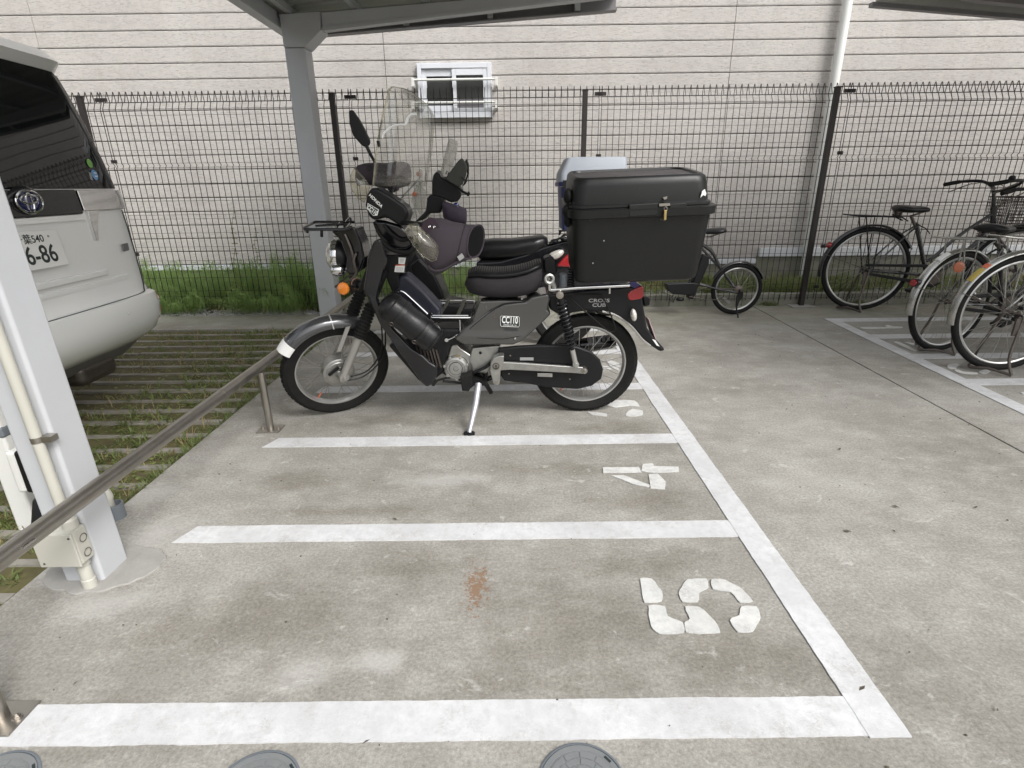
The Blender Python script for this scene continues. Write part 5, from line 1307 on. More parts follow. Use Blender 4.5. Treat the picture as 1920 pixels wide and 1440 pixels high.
# delivery box on the rear carrier
bl, br = at(1089, 538, 2.70), at(1305, 530, 2.70)
LB = .11
ex_ = Vector((br.x - bl.x, 0, br.z - bl.z)).normalized(); ey_ = Vector((0, math.cos(LB), math.sin(LB))); ez_ = ex_.cross(ey_).normalized()
if ez_.z < 0: ez_ = -ez_
top_r = at(1331, 386, 2.66)
bw = (br - bl).length + .05; o0 = (bl + br) / 2
hB = ((at(1331, 384, 2.66) - o0).dot(ez_))
wT = .022 + ((at(1332, 388, 2.66) - o0).dot(ex_) - (at(1073, 402, 2.66) - o0).dot(ex_)); xc = .012 + ((at(1332, 388, 2.66) - o0).dot(ex_) + (at(1073, 402, 2.66) - o0).dot(ex_)) / 2
D_ = .46
def rrect(w_, d_, z, r_, xo=0, yo=0, n=6):
    out = []
    for sx, sy, a0 in ((1, 1, 0), (-1, 1, 90), (-1, -1, 180), (1, -1, 270)):
        for q in range(n):
            a = R(a0 + q * 90 / (n - 1)); out.append(o0 + ex_ * (xo + sx * (w_ / 2 - r_) + r_ * math.cos(a)) + ey_ * (yo + D_ / 2 + sy * (d_ / 2 - r_) + r_ * math.sin(a)) + ez_ * z)
    return out
dbox = thing('delivery_box', 'large black plastic delivery box with padlock on the rear carrier of the grey motorcycle', 'delivery box', tuple(o0 + ey_ * D_ / 2))
db = D_ - .06
MB().rings([rrect(bw - .05, db - .05, 0, .035), rrect(bw - .012, db - .012, .012, .05), rrect(bw, db, .035, .055), rrect(bw + (wT - bw) * .5, (db + D_) / 2, hB * .5, .058, xc * .5), rrect(wT, D_, hB - .012, .06, xc)]).build('body', MT['boxblack'], dbox, ang=50)
rimb = MB().rings([rrect(wT + .004, D_ + .004, hB - .045, .06, xc), rrect(wT + .034, D_ + .034, hB - .040, .07, xc), rrect(wT + .036, D_ + .036, hB - .004, .07, xc), rrect(wT + .002, D_ + .002, hB, .06, xc)]).build('rim', MT['boxblack'], dbox, ang=40)
zl0 = hB + .003; lw = wT - .012; lh = (at(1200, 331, 2.66) - o0).dot(ez_) - hB
lid = MB().rings([rrect(lw + .016, D_ - .01, zl0, .06, xc - .008), rrect(lw + .014, D_ - .012, zl0 + .01, .06, xc - .008), rrect(lw - .006, D_ - .03, zl0 + .016, .06, xc - .008), rrect(lw - .02, D_ - .045, lh * .72 + hB, .065, xc - .01), rrect(lw - .032, D_ - .06, lh * .92 + hB, .065, xc - .012), rrect(lw - .06, D_ - .085, lh + hB, .06, xc - .014), rrect(lw - .09, D_ - .115, lh + hB - .001, .05, xc - .016), rrect(lw - .10, D_ - .125, lh + hB - .010, .045, xc - .016)]).build('lid', MT['boxblack'], dbox, ang=50)
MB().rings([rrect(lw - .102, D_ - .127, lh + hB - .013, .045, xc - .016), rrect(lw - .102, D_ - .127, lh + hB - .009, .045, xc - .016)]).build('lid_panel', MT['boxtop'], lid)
def onface(x, y, off=0): return at(*ZD(x, y), 2.655 - off)
def plate(mb, pts, th, off):
    q = [onface(*p, off) for p in pts]; return mb.prism(q, (0, th, 0))
lt_ = plate(MB(), ((1228, 552), (1438, 540), (1436, 628), (1228, 640)), .03, .012).build('latch_flap', MT['boxblack'], rimb, bevel=.004)
mb = MB(); plate(mb, ((1520, 548), (1640, 538), (1640, 590), (1522, 596)), .02, .010); mb.build('rim_bracket', MT['boxblack'], rimb, bevel=.003)
mb = MB(); plate(mb, ((1445, 545), (1522, 541), (1522, 560), (1445, 564)), .012, .018); plate(mb, ((1470, 500), (1502, 492), (1500, 510), (1482, 516)), .01, -.002); mb.build('hasp', MT['steel'], rimb)
pk = plate(MB(), ((1480, 592), (1500, 590), (1496, 662), (1478, 666)), .016, .03).build('padlock', MT['brass'], rimb, bevel=.002)
mb = MB().tube([onface(1480, 596, .024), onface(1480, 574, .026), onface(1490, 566, .026), onface(1500, 574, .026), onface(1500, 596, .024)], .0022, 6); mb.build('shackle', MT['steel'], pk)
mb = MB().tube([onface(1452, 660, .012), onface(1478, 664, .014)], .002, 6); mb.build('lock_key', MT['dirtysteel'], pk)
mb = MB()
for q in (((945, 622), (952, 622), (952, 668), (945, 668)), ((1688, 585), (1695, 584), (1694, 634), (1687, 635))): plate(mb, q, .008, .001)
mb.build('slot_mark', MT['darkprint'], dbox)
mb = MB()
for q in ((990, 698), (1045, 812), (966, 974)): mb.lathe([(.0035, 0), (.002, .002)], onface(*q, -.024 if q[1] < 800 else -.028), (0, -1, 0), 10)
mb.build('rivet', MT['greyprint'], dbox)
MB().prism([onface(*q, -.008) for q in ((1742, 500), (1754, 455), (1772, 440), (1784, 470), (1778, 490), (1762, 482))], (0, .006, 0)).build('paint_chip', MT['white'], lid, flat=True)
mb = MB()
for z, s in ((hB - .06, .02), (hB - .02, .026), (hB + .05, .022)): mb.ell(o0 + ex_ * (xc - wT / 2 - .012) + ey_ * .10 + ez_ * z, ex_ * s, ey_ * .04, ez_ * .035, 12, 8)
mb.build('hinge_pad', MT['rubber'], dbox)

# ================================================================== SECOND MOTORCYCLE, behind in bay one
SY = 4.42
moto2 = thing('motorcycle', 'black and red scooter mostly hidden behind the grey motorcycle', 'motorcycle', (-.2, SY, 0))
def s2(zf, x, y, w):
    if zf: x, y = zf(x, y)
    return lean_plane(x, y, SY, w, .07)
def leanf2(p): return Vector((p.x, p.y - .07 * p.z, p.z))
def slab2(name, zf, pts, w1, w0, mat, bevel=.012, parent=None):
    return MB().prism([s2(zf, *q, w1) for q in pts], (0, w1 - w0, 0)).build(name, mat, parent or moto2, bevel=bevel, seg=3)
wheel_parts(lambda p: leanf2(p + Vector((.42, SY, .262))), moto2, 'rear_wheel', R_=.262, r_=.045, rim=.185, tread=False)
wheel_parts(lambda p: leanf2(p + Vector((-.80, SY, .262))), moto2, 'front_wheel', R_=.262, r_=.042, rim=.195, tread=False)
sr = []
for x, w_, a, b in ((893, .05, 462, 482), (900, .10, 450, 490), (925, .13, 448, 490), (960, .14, 448, 488), (1000, .135, 443, 482), (1018, .12, 441, 470), (1027, .07, 446, 462)):
    pt, pb2 = s2(None, x, a, w_ * .5), s2(None, x, b, w_)
    sr.append([leanf2(Vector((pt.x, SY + w_ * math.copysign(abs(math.cos(t)) ** .8, math.cos(t)), (pt.z + pb2.z) / 2 + (pt.z - pb2.z) / 2 * math.copysign(abs(math.sin(t)) ** .8, math.sin(t))))) for t in [2 * PI * k / 24 for k in range(24)]])
MB().rings(sr).build('seat', MT['leather'], moto2, ang=60)
slab2('rear_body', ZD, [(120, 960), (300, 950), (480, 900), (600, 850), (790, 800), (1150, 780), (1200, 900), (1100, 1100), (900, 1200), (600, 1300), (300, 1300), (150, 1150)], .11, -.11, MT['gloss'], .03)
MB().prism([s2(ZD, *q, .13) for q in ((700, 1000), (760, 930), (830, 880), (1000, 850), (1000, 960), (850, 1010))], (0, .26, 0)).build('red_tail_panel', MT['redpaint'], moto2, bevel=.02, seg=3)
c = s2(ZD, 695, 915, .14)
e = MB().ell(c, (.066, 0, .028), (0, .03, 0), (-.012, 0, .030), 24, 10).build('rear_indicator', MT['clearlens'], moto2, ang=80)
MB().ell(s2(ZD, 655, 925, .165), (.012, 0, 0), (0, .012, 0), (0, 0, .010), 12, 8).build('bulb', MT['amber'], e)
MB().ell(c + Vector((0, .012, 0)), (.076, 0, .032), (0, .03, 0), (-.014, 0, .038), 24, 10).build('indicator_surround', MT['gloss'], e, ang=80)
mb = MB()
for q in (((720, 745, .1), (735, 740, .1), (790, 738, .1)), ((725, 770, .1), (735, 740, .1)), ((650, 830, .12), (740, 790, .12), (800, 800, .12), (1100, 780, .12)), ((730, 800, .1), (760, 770, .1), (800, 775, .1))): mb.tube([s2(ZD, *p) for p in q], .008, 8, sm=3)
for q in ((690, 815), (760, 800)): mb.ell(s2(ZD, *q, .1), (.03, 0, 0), (0, .03, 0), (0, 0, .018), 12, 8)
mb.build('rear_rack', MT['black'], moto2)
slab2('leg_shield', ZE, [(700, 400), (800, 400), (1000, 700), (1150, 900), (1250, 1100), (1290, 1230), (1500, 1260), (1500, 1400), (1100, 1500), (900, 1200), (760, 800)], .16, -.16, MT['black'], .03)
slab2('footboard', ZE, [(1200, 1330), (1800, 1290), (1900, 1250), (1900, 1480), (1250, 1520)], .16, -.16, MT['black'], .02)
slab2('front_mudguard', None, [(742, 600), (790, 560), (840, 575), (860, 610), (800, 590)], .06, -.06, MT['gloss'], .01)
mb = MB().tube([leanf2(Vector((-.80, SY + .09, .262))), leanf2(Vector((-.62, SY + .06, .62))), leanf2(Vector((-.50, SY, .90)))], .022, 10)
mb.tube([leanf2(Vector((-.80, SY - .09, .262))), leanf2(Vector((-.62, SY - .06, .62))), leanf2(Vector((-.50, SY, .90)))], .022, 10)
mb.build('fork', MT['black'], moto2)
# black hand guard, mirror and cowl seen above the near bar
def hp2(x, y, w=0): return at(*ZA(x, y), SY - .25 - w)
g1 = MB().prism([hp2(*q) for q in ((1352, 720), (1360, 650), (1382, 622), (1410, 630), (1430, 672), (1490, 690), (1555, 722), (1592, 785), (1590, 830), (1560, 868), (1500, 872), (1440, 840), (1350, 815))], (0, .16, .02)).build('hand_guard', MT['black'], moto2, bevel=.02, seg=3)
MB().prism([hp2(*q) for q in ((1312, 830), (1350, 800), (1450, 830), (1455, 880), (1420, 960), (1330, 960), (1290, 1010), (1200, 1040), (1260, 980), (1300, 940))], (0, .12, 0)).build('bar_cover', MT['black'], moto2, bevel=.015, seg=3)
mir = MB().prism([hp2(*q, .05) for q in ((1455, 680), (1480, 650), (1560, 540), (1590, 512), (1606, 515), (1625, 545), (1640, 590), (1632, 650), (1605, 720), (1570, 752), (1545, 735))], (0, .03, .005)).build('mirror', M_('mirror_back', (.030, .032, .026), .45), moto2, bevel=.008, seg=3)
MB().prism([hp2(*q, .015) for q in ((1622, 530), (1640, 512), (1655, 560), (1655, 640), (1630, 720), (1600, 745), (1640, 640))], (0, .03, .005)).build('mirror_glass', MT['gloss'], mir, bevel=.006)
mb = MB().tube([hp2(1560, 745, .06), hp2(1600, 780, .08), hp2(1648, 805, .09)], .009, 8); mb.ell(hp2(1650, 802, .09), (.012, 0, 0), (0, .012, 0), (.004, 0, .016), 10, 8); mb.tube([hp2(1595, 660, .06), hp2(1640, 700, .06)], .005, 6); mb.tube([hp2(1465, 640, .0), hp2(1475, 612, .0), hp2(1490, 625, .0), hp2(1470, 690, .0)], .004, 6)
mb.build('brake_lever', MT['black'], moto2)
ws2 = MB().prism([hp2(*q, .03) for q in ((1425, 660), (1415, 640), (1445, 520), (1480, 380), (1496, 340), (1500, 375), (1490, 440), (1455, 570), (1440, 665))], (.03, .30, .0)).build('windscreen', MT['glassgrey'], moto2, bevel=.004)
m2 = muff([mring(ZA, 1440, 900, SY - BY - .3, 30, .03), mring(ZA, 1450, 930, SY - BY - .3, 70, .07), mring(ZA, 1500, 960, SY - BY - .3, 85, .09), mring(ZA, 1570, 975, SY - BY - .3, 80, .09), mring(ZA, 1615, 985, SY - BY - .3, 70, .085), mring(ZA, 1632, 985, SY - BY - .3, 60, .075)], 'hand_muff', None, moto2, M_('purple_fabric', (.035, .026, .042), .9, 0, .25, 40, .5, 500))
bm_ = MB().ell(hp2(1550, 897, .07), (.022, 0, 0), (0, .012, 0), (0, 0, .022), 18, 10).build('bell_badge', MT['emblemblue'], m2, ang=70)
MB().tube([hp2(1550 + 18 * math.cos(t), 897 + 14 * math.sin(t), .095) for t in [PI * .15 + PI * .7 * i / 8 for i in range(9)]], .003, 6).build('white_mark', MT['white'], bm_)

# blue box with grey lid on its rack
bb = thing('luggage_box', 'blue plastic luggage box with a pale grey lid on the scooter behind', 'luggage box', tuple(at(1110, 430, SY)))
def rbox(x0, x1, y0, y1, z, r_, n=5):
    out = []
    for (cx_, cy_), a0 in (((x1 - r_, y1 - r_), 0), ((x0 + r_, y1 - r_), 90), ((x0 + r_, y0 + r_), 180), ((x1 - r_, y0 + r_), 270)):
        for q in range(n): a = R(a0 + q * 90 / (n - 1)); out.append(Vector((cx_ + r_ * math.cos(a), cy_ + r_ * math.sin(a), z)))
    return out
YB0, YB1 = SY - .20, SY + .20
zA, zB, zC_ = at(1060, 432, YB0).z, at(1060, 338, YB0).z, at(1060, 294, YB0).z
xa, xb = at(1050, 330, YB0).x, at(1179, 300, YB0).x
MB().rings([rbox(xa + .03, xb - .03, YB0 + .03, YB1 - .03, zA, .03), rbox(xa + .012, xb - .012, YB0 + .012, YB1 - .012, zB - .045, .035)]).build('tub', MT['bluebox'], bb, ang=45)
MB().rings([rbox(xa - .006, xb + .006, YB0 - .006, YB1 + .006, zB - .043, .035), rbox(xa - .008, xb + .008, YB0 - .008, YB1 + .008, zB - .012, .035)]).build('tub_rim', MT['bluebox'], bb, ang=45)
MB().rings([rbox(xa, xb, YB0, YB1, zB - .010, .035), rbox(xa + .004, xb - .002, YB0, YB1, zB + .05, .035), rbox(xa + .055, xb - .004, YB0 + .03, YB1 - .03, zC_ - .006, .03), rbox(xa + .075, xb - .012, YB0 + .045, YB1 - .045, zC_, .03)]).build('lid', MT['greylid'], bb, ang=45)
MB().box((xa + .02, YB0 - .016, zB - .055), (xa + .05, YB0 - .0085, zB - .0)).build('latch', MT['black'], bb)

# ================================================================== BICYCLES
def bike_wheel(name, parent, c, R_, tyre_r, rimw=.016, spokes=32, mats=('rubber', 'rimsilver'), axis=(0, 1, 0)):
    c = Vector(c); wh = MB().torus(c, R_ - tyre_r * 2 - .004, .010, axis, 56, 8, 1.25).build(name, MT[mats[1]], parent)
    MB().torus(c, R_ - tyre_r, tyre_r, axis, 64, 10).build('tyre', MT[mats[0]], wh)
    MB().lathe([(.006, -.06), (.006, -.032), (.019, -.030), (.019, -.026), (.011, -.024), (.011, .024), (.019, .026), (.019, .030), (.006, .032), (.006, .06)], c, axis, 16).build('hub', MT['dirtysteel'], wh)
    sp = MB(); rr = R_ - tyre_r * 2 - .012
    for k in range(spokes):
        a = 2 * PI * k / spokes; s = 1 if k % 2 else -1; d = .5 if (k // 2) % 2 else -.5
        sp.tube([c + Vector((.018 * math.cos(a + d * 2), s * .028, .018 * math.sin(a + d * 2))), c + Vector((rr * math.cos(a), 0, rr * math.sin(a)))], .0012, 4)
    sp.build('spokes', MT['spoke'], wh, flat=True); return wh
def guard(name, parent, c, r0, a0, a1, hw, mat):
    c = Vector(c); rs = []
    n = 30
    for i in range(n + 1):
        a = R(a0 + (a1 - a0) * i / n); sec = [(r0 - .016 * (1 - math.cos(t)), hw * math.sin(t)) for t in [-PI / 2 + PI * j / 8 for j in range(9)]]
        sec += [(q - .0025, y * .95) for q, y in sec[::-1]]
        rs.append([c + Vector((q * math.cos(a), y, q * math.sin(a))) for q, y in sec])
    return MB().rings(rs).build(name, mat, parent)
def saddle(parent, c, mat, L=.25, W=.105):
    rs = []
    for x, w_, h, dz in ((-.13, .05, .018, .008), (-.12, .085, .028, .008), (-.08, .105, .034, .004), (-.03, .092, .034, .0), (.03, .05, .030, -.002), (.09, .032, .026, -.004), (.125, .026, .020, -.006), (.135, .012, .010, -.008)):
        rs.append([Vector(c) + Vector((x * L / .265, w_ * W / .105 * math.cos(t), dz + h * (math.sin(t) if math.sin(t) > 0 else .75 * math.sin(t)))) for t in [2 * PI * k / 18 for k in range(18)]])
    s = MB().rings(rs).build('saddle', mat, parent, ang=70)
    mb = MB()
    for y in (-.035, .035):
        cx_ = Vector(c) + Vector((-.10, y, -.045)); pts = [cx_ + Vector((.018 * math.cos(i * .6), .018 * math.sin(i * .6), .0012 * i)) for i in range(30)]; mb.tube(pts, .004, 5)
        mb.tube([Vector(c) + Vector((-.11, y, -.048)), Vector(c) + Vector((0, y * .5, -.05)), Vector(c) + Vector((.10, y * .3, -.015))], .004, 6)
    mb.build('saddle_springs', MT['dirtysteel'], s); return s
def city_bike(root, R_=.335, wb=1.08, paint='bikeblack', fender='bikeblack', rackm='black', metal='dirtysteel', stickers=(), rear_lamp='fender', seat_h=.86, bar_h=1.08, basket=True, kick=True, stand='wide', cover_chain=True):
    P_ = MT[paint]; rw = Vector((0, 0, R_)); fw = Vector((wb, 0, R_)); bb_ = Vector((.47, 0, .29)); st_ = Vector((.30, 0, .70)); hd0 = Vector((wb - .22, 0, .64)); hd1 = Vector((wb - .26, 0, .82))
    bike_wheel('rear_wheel', root, rw, R_, .019); bike_wheel('front_wheel', root, fw, R_, .019)
    f = MB()
    f.tube([bb_, st_], .0155, 12); f.tube([hd0, hd1], .019, 12)
    f.tube([hd0 + Vector((-.01, 0, .02)), Vector((.68, 0, .44)), Vector((.56, 0, .33)), bb_], .017, 12, sm=4)
    f.tube([hd1 + Vector((.0, 0, -.06)), Vector((.63, 0, .60)), Vector((.48, 0, .43)), bb_.lerp(st_, .28)], .013, 12, sm=4)
    for s in (-1, 1):
        f.tube([bb_ + Vector((0, s * .02, 0)), Vector((.30, s * .05, .31)), rw + Vector((0, s * .062, -.004))], .0095, 8)
        f.tube([st_ + Vector((0, s * .014, -.03)), Vector((.22, s * .05, .60)), rw + Vector((0, s * .062, 0))], .007, 8)
        f.tube([hd0 + Vector((.0, 0, -.01)), hd0 + Vector((.02, s * .05, -.05)), fw + Vector((-.06, s * .05, .12)), fw + Vector((0, s * .05, 0))], .010, 8)
    f.lathe([(.024, -.04), (.024, .04)], bb_, (0, 1, 0), 16)
    f.build('frame', P_, root)
    post_ = MB().tube([st_ + Vector((.01, 0, -.04)), Vector((.255, 0, seat_h - .05))], .012, 10).build('seat_post', MT[metal], root)
    MB().tube([st_ + Vector((0, -.02, -.01)), st_ + Vector((.06, -.035, -.04)), st_ + Vector((.10, -.035, -.08))], .004, 6).build('seat_clamp_lever', MT['black'], post_)
    saddle(root, (.25, 0, seat_h), MT['leather'])
    g = guard('rear_mudguard', root, rw, R_ + .022, 28, 190, .026, MT[fender]); guard('front_mudguard', root, fw, R_ + .022, 35, 175, .026, MT[fender])
    mb = MB()
    for s in (-1, 1):
        mb = MB(); mb.tube([rw + Vector((0, s * .055, 0)), rw + Vector(((R_ + .02) * math.cos(R(160)), s * .026, (R_ + .02) * math.sin(R(160))))], .0024, 5); mb.build('mudguard_stay', MT[metal], g); mb = MB()
        mb.tube([fw + Vector((0, s * .055, 0)), fw + Vector(((R_ + .02) * math.cos(R(165)), s * .026, (R_ + .02) * math.sin(R(165))))], .0024, 5); mb.build('mudguard_stay', MT[metal], g)
    rz = 2 * R_ + .075
    rk_ = MB()
    for y in (-.062, .062): rk_.tube([(.22, y * .6, rz - .03), (.16, y, rz), (-.16, y, rz + .012), (-.22, y * .8, rz + .02)], .0055, 8)
    for x in (-.22, -.12, -.02, .08, .15): rk_.tube([(x, -.06, rz + (.02 if x < -.2 else .006)), (x, .06, rz + (.02 if x < -.2 else .006))], .0045, 6)
    for y in (-.03, 0, .03): rk_.tube([(.15, y, rz + .003), (-.21, y, rz + .018)], .0035, 6)
    for s in (-1, 1): rk_.tube([(-.10, s * .062, rz + .01), (0.0, s * .066, R_ + .01)], .005, 6); rk_.tube([(.02, s * .062, rz + .005), (.03, s * .066, R_ + .01)], .004, 6)
    rk_.build('rear_rack', MT[rackm], root)
    if cover_chain:
        cc = MB().prism([(.60, -.045, .35), (.56, -.045, .39), (.45, -.045, .39), (.0, -.055, R_ + .045), (-.06, -.055, R_ + .02), (-.06, -.055, R_ - .03), (.0, -.055, R_ - .05), (.45, -.045, .20), (.57, -.045, .23)], (0, .012, 0)) if False else MB()
        cc.prism([(-.02, -.068, R_ + .052), (.40, -.060, .385), (.52, -.060, .375), (.57, -.060, .33), (.50, -.060, .355), (.38, -.060, .362), (-.02, -.068, R_ + .032)], (0, .030, 0))
        cc.prism([(-.04, -.068, R_ - .03), (.36, -.060, .235), (.50, -.060, .20), (.57, -.060, .25), (.50, -.060, .225), (.36, -.060, .262), (-.04, -.068, R_ - .008)], (0, .030, 0))
        cc.build('chain_guard', MT['black'], root, bevel=.004)
    ck = MB().lathe([(.075, -.004), (.075, .004)], bb_ + Vector((0, -.05, 0)), (0, 1, 0), 30).build('chainring', MT[metal], root)
    for s, a in ((-1, R(215)), (1, R(35))):
        e_ = bb_ + Vector((.165 * math.cos(a), s * .075, .165 * math.sin(a))); MB().tube([bb_ + Vector((0, s * .06, 0)), e_], [.011, .008], 8).build('crank', MT[metal], ck)
    for s, a in ((-1, R(215)), (1, R(35))):
        e_ = bb_ + Vector((.165 * math.cos(a), s * .12, .165 * math.sin(a))); MB().obox(e_, (.048, 0, .01), (0, .038, 0), (-.002, 0, .011)).build('pedal', MT['black'], ck, bevel=.004)
    # handlebar swept back
    stem = Vector((wb - .285, 0, bar_h - .06))
    MB().tube([hd1, stem + Vector((0, 0, -.005))], .0125, 10).build('stem', P_, root)
    hb2 = MB().tube([stem + Vector((-.20, -.27, .055)), stem + Vector((-.08, -.275, .075)), stem + Vector((.03, -.22, .075)), stem + Vector((.05, -.10, .03)), stem + Vector((.0, 0, 0)), stem + Vector((.05, .10, .03)), stem + Vector((.03, .22, .075)), stem + Vector((-.08, .275, .075)), stem + Vector((-.20, .27, .055))], .0115, 10, sm=5).build('handlebar', MT['black'] if paint == 'bikeblack' else MT[metal], root)
    for s in (-1, 1):
        MB().tube([stem + Vector((-.21, s * .27, .053)), stem + Vector((-.10, s * .275, .073))], .0155, 10).build('grip', MT['rubber'], hb2)
        lv = MB().tube([stem + Vector((-.02, s * .25, .06)), stem + Vector((-.08, s * .26, .035)), stem + Vector((-.17, s * .265, -.005))], .005, 6)
        lv.tube([stem + Vector((-.02, s * .25, .055)), stem + Vector((.06, s * .16, .07)), stem + Vector((.12, s * .05, .01)), hd1 + Vector((.03, 0, -.02))], .003, 5, sm=4)
        lv.build('brake_lever', MT['dirtysteel'], hb2)
    MB().lathe([(.020, 0), (.022, .012), (.016, .026), (.004, .030)], stem + Vector((-.07, -.26, .085)), (0, -.2, 1), 16).build('bell', MT['black'], hb2)
    if basket:
        bk_ = MB(); x0, x1, zt, zb2 = wb - .20, wb + .14, bar_h - .10, bar_h - .33
        def rect(t):
            z = zb2 + (zt - zb2) * t; e = .02 + .04 * t; return [Vector((x0, -.12 - e, z)), Vector((x1 + e * .8, -.12 - e, z)), Vector((x1 + e * .8, .12 + e, z)), Vector((x0, .12 + e, z))]
        for t in (0, .1, .2, .3, .4, .5, .6, .7, .8, .9, 1): bk_.tube(rect(t), .0028 if t < 1 else .005, 5, closed=True)
        lo_, hi_ = rect(0), rect(1)
        for i in range(4):
            for k in range(16):
                u_ = k / 16; bk_.tube([lo_[i].lerp(lo_[(i + 1) % 4], u_), hi_[i].lerp(hi_[(i + 1) % 4], u_)], .002, 4)
        for k in range(1, 9): bk_.tube([lo_[0].lerp(lo_[1], k / 9), lo_[3].lerp(lo_[2], k / 9)], .002, 4)
        bk_.build('basket', MT['fence'], root)
    lp_ = MB().lathe([(.0, .022), (.016, .020), (.021, .010), (.021, 0), (.012, -.03)], fw + Vector((.02, -.07, .30)), (1, 0, 0), 16).build('front_lamp', MT['black'], root)
    if rear_lamp == 'fender':
        a = R(148); c = rw + Vector(((R_ + .035) * math.cos(a), 0, (R_ + .035) * math.sin(a)))
        MB().lathe([(.024, -.014), (.026, .0), (.023, .010), (.010, .014)], c, (-.9, 0, .45), 18).build('rear_reflector', MT['red'], root)
    elif rear_lamp == 'lamp':
        a = R(157); c = rw + Vector(((R_ + .05) * math.cos(a), -.0, (R_ + .05) * math.sin(a)))
        h_ = MB().lathe([(.008, -.10), (.024, -.05), (.028, 0), (.027, .006)], c, (-.97, -.1, .0), 18).build('rear_lamp', MT['gloss'], root)
        MB().lathe([(.023, .004), (.020, .014), (.006, .018)], c, (-.97, -.1, .0), 18).build('lens', MT['red'], h_)
    elif rear_lamp == 'hang':
        pass
    for (a0, a1, m_) in stickers:
        rs = []
        for i in range(9):
            a = R(a0 + (a1 - a0) * i / 8); rs.append([rw + Vector(((R_ + .024 - .016 * (1 - math.cos(t))) * math.cos(a), .0262 * math.sin(t), (R_ + .024 - .016 * (1 - math.cos(t))) * math.sin(a))) for t in (-1.1, -.5, 0, .5, 1.1)])
        m = MB(); vs = [p for r_ in rs for p in r_]; m.add(vs, [(i * 5 + j, i * 5 + j + 1, i * 5 + 5 + j + 1, i * 5 + 5 + j) for i in range(8) for j in range(4)]); m.build('sticker', MT[m_], g, flat=True)
    if stand == 'wide':
        s = MB()
        for y in (-1, 1): s.tube([rw + Vector((0, y * .07, 0)), rw + Vector((-.02, y * .085, -.12)), rw + Vector((-.045, y * .11, -.24)), Vector((-.03, y * .14, .012))], .008, 8, sm=3)
        s.tube([Vector((-.03, -.14, .012)), Vector((-.10, -.06, .03)), Vector((-.16, 0, .02)), Vector((-.10, .06, .03)), Vector((-.03, .14, .012))], .008, 8, sm=3)
        s.build('parking_stand', MT['dirtysteel'], root)
        MB().obox(rw + Vector((-.03, -.075, -.06)), (.012, 0, .0), (0, .006, 0), (0, 0, .05)).build('stand_lock', MT['dirtysteel'], root)
    return rw
def place(root, loc, yaw, lean=0.0):
    root.location = loc; root.rotation_mode = 'XYZ'; root.rotation_euler = (lean, 0, yaw)
b_a = thing('bicycle', 'black city bicycle with a dark wire basket standing against the mesh fence', 'bicycle', rz=.001)
city_bike(b_a, seat_h=.80, bar_h=.985)
def hub_place(o, px, py, Rw, yaw):
    p = gnd(px, py, Rw); place(o, (p.x, p.y, 0), yaw, 0); k = Rw / .335; o.scale = (k, k, k)
hub_place(b_a, 1622, 506, .415, R(-8)); q_ = at(1622, 506, 5.58); b_a.location = (q_.x, 5.58, 0)
b_b = thing('bicycle', 'black bicycle with silver mudguards, chrome rear rack and round orange reflector', 'bicycle', rz=.001)
city_bike(b_b, paint='bikeblack', fender='bikesilver', rackm='bikesilver', rear_lamp='lamp', stickers=((112, 126, 'white'),), seat_h=.80, bar_h=1.02, basket=False)
hub_place(b_b, 1782, 567, .38, R(15))
b_c = thing('bicycle', 'nearest bicycle cut by the right edge with a yellow sticker on its silver mudguard', 'bicycle', rz=.001)
city_bike(b_c, paint='bikesilver', fender='bikesilver', rackm='bikesilver', rear_lamp='hang', stickers=((134, 148, 'yellow'), (128, 133, 'redbadge')), basket=False, seat_h=.88)
hub_place(b_c, 1900, 588, .40, R(-1))
for o_ in (b_b,):
    rr_ = MB().tube([(-.115, -.068, .75), (-.118, -.070, .62)], .005, 8).build('reflector_stem', MT['bikesilver'], o_)
    MB().lathe([(.034, -.004), (.034, .004), (.028, .007)], (-.118, -.080, .585), (-.3, -1, .1), 20).build('orange_reflector', M_('orange_reflector', (.50, .14, .06), .35, coat=.6), rr_)

# small wheeled folding e-bike behind the delivery box, facing left
fb = thing('folding_bicycle', 'black folding bicycle with small wheels parked behind the delivery box', 'bicycle', rz=.001)
Rf = .255; rw = Vector((0, 0, Rf)); fwv = Vector((-1.27, 0, Rf))
gf = gnd(1381, 542, Rf); gf.z = 0
for nm, c in (('rear_wheel', rw), ('front_wheel', fwv)): bike_wheel(nm, fb, c, Rf, .022, spokes=28)
def fq(px, py, w=0):
    p = at(px, py, gf.y - w); return Vector((p.x - gf.x, -w, p.z))
ff = MB()
ff.tube([fq(1298, 447), fq(1322, 462), fq(1337, 475), fq(1352, 505), fq(1375, 535), fq(1384, 548, .06)], .017, 10, sm=4)
ff.tube([fq(1298, 447, -.0), fq(1352, 505), fq(1375, 535, -.05), fq(1384, 548, -.06)], .012, 10, sm=2)
ff.tube([fq(1305, 531, .03), fq(1345, 542, .06), fq(1380, 548, .065)], .012, 8); ff.tube([fq(1305, 531, -.03), fq(1380, 548, -.065)], .012, 8)
ff.tube([fq(1300, 448), fq(1240, 520), fq(1160, 500), fq(1120, 470)], .022, 12, sm=4); ff.tube([Vector((-1.14, 0, .62)), Vector((-1.19, .0, .50)), fwv + Vector((0, -.05, 0))], .014, 8); ff.tube([Vector((-1.19, .0, .50)), fwv + Vector((0, .05, 0))], .014, 8)
ff.tube([fq(1318, 440), fq(1290, 540)], .016, 10)
ff.build('frame', MT['bikeblack'], fb)
MB().prism([fq(*q, .05) for q in ((1290, 560), (1318, 476), (1331, 480), (1330, 495), (1312, 535), (1300, 562))], (0, .09, 0)).build('battery', MT['black'], fb, bevel=.012)
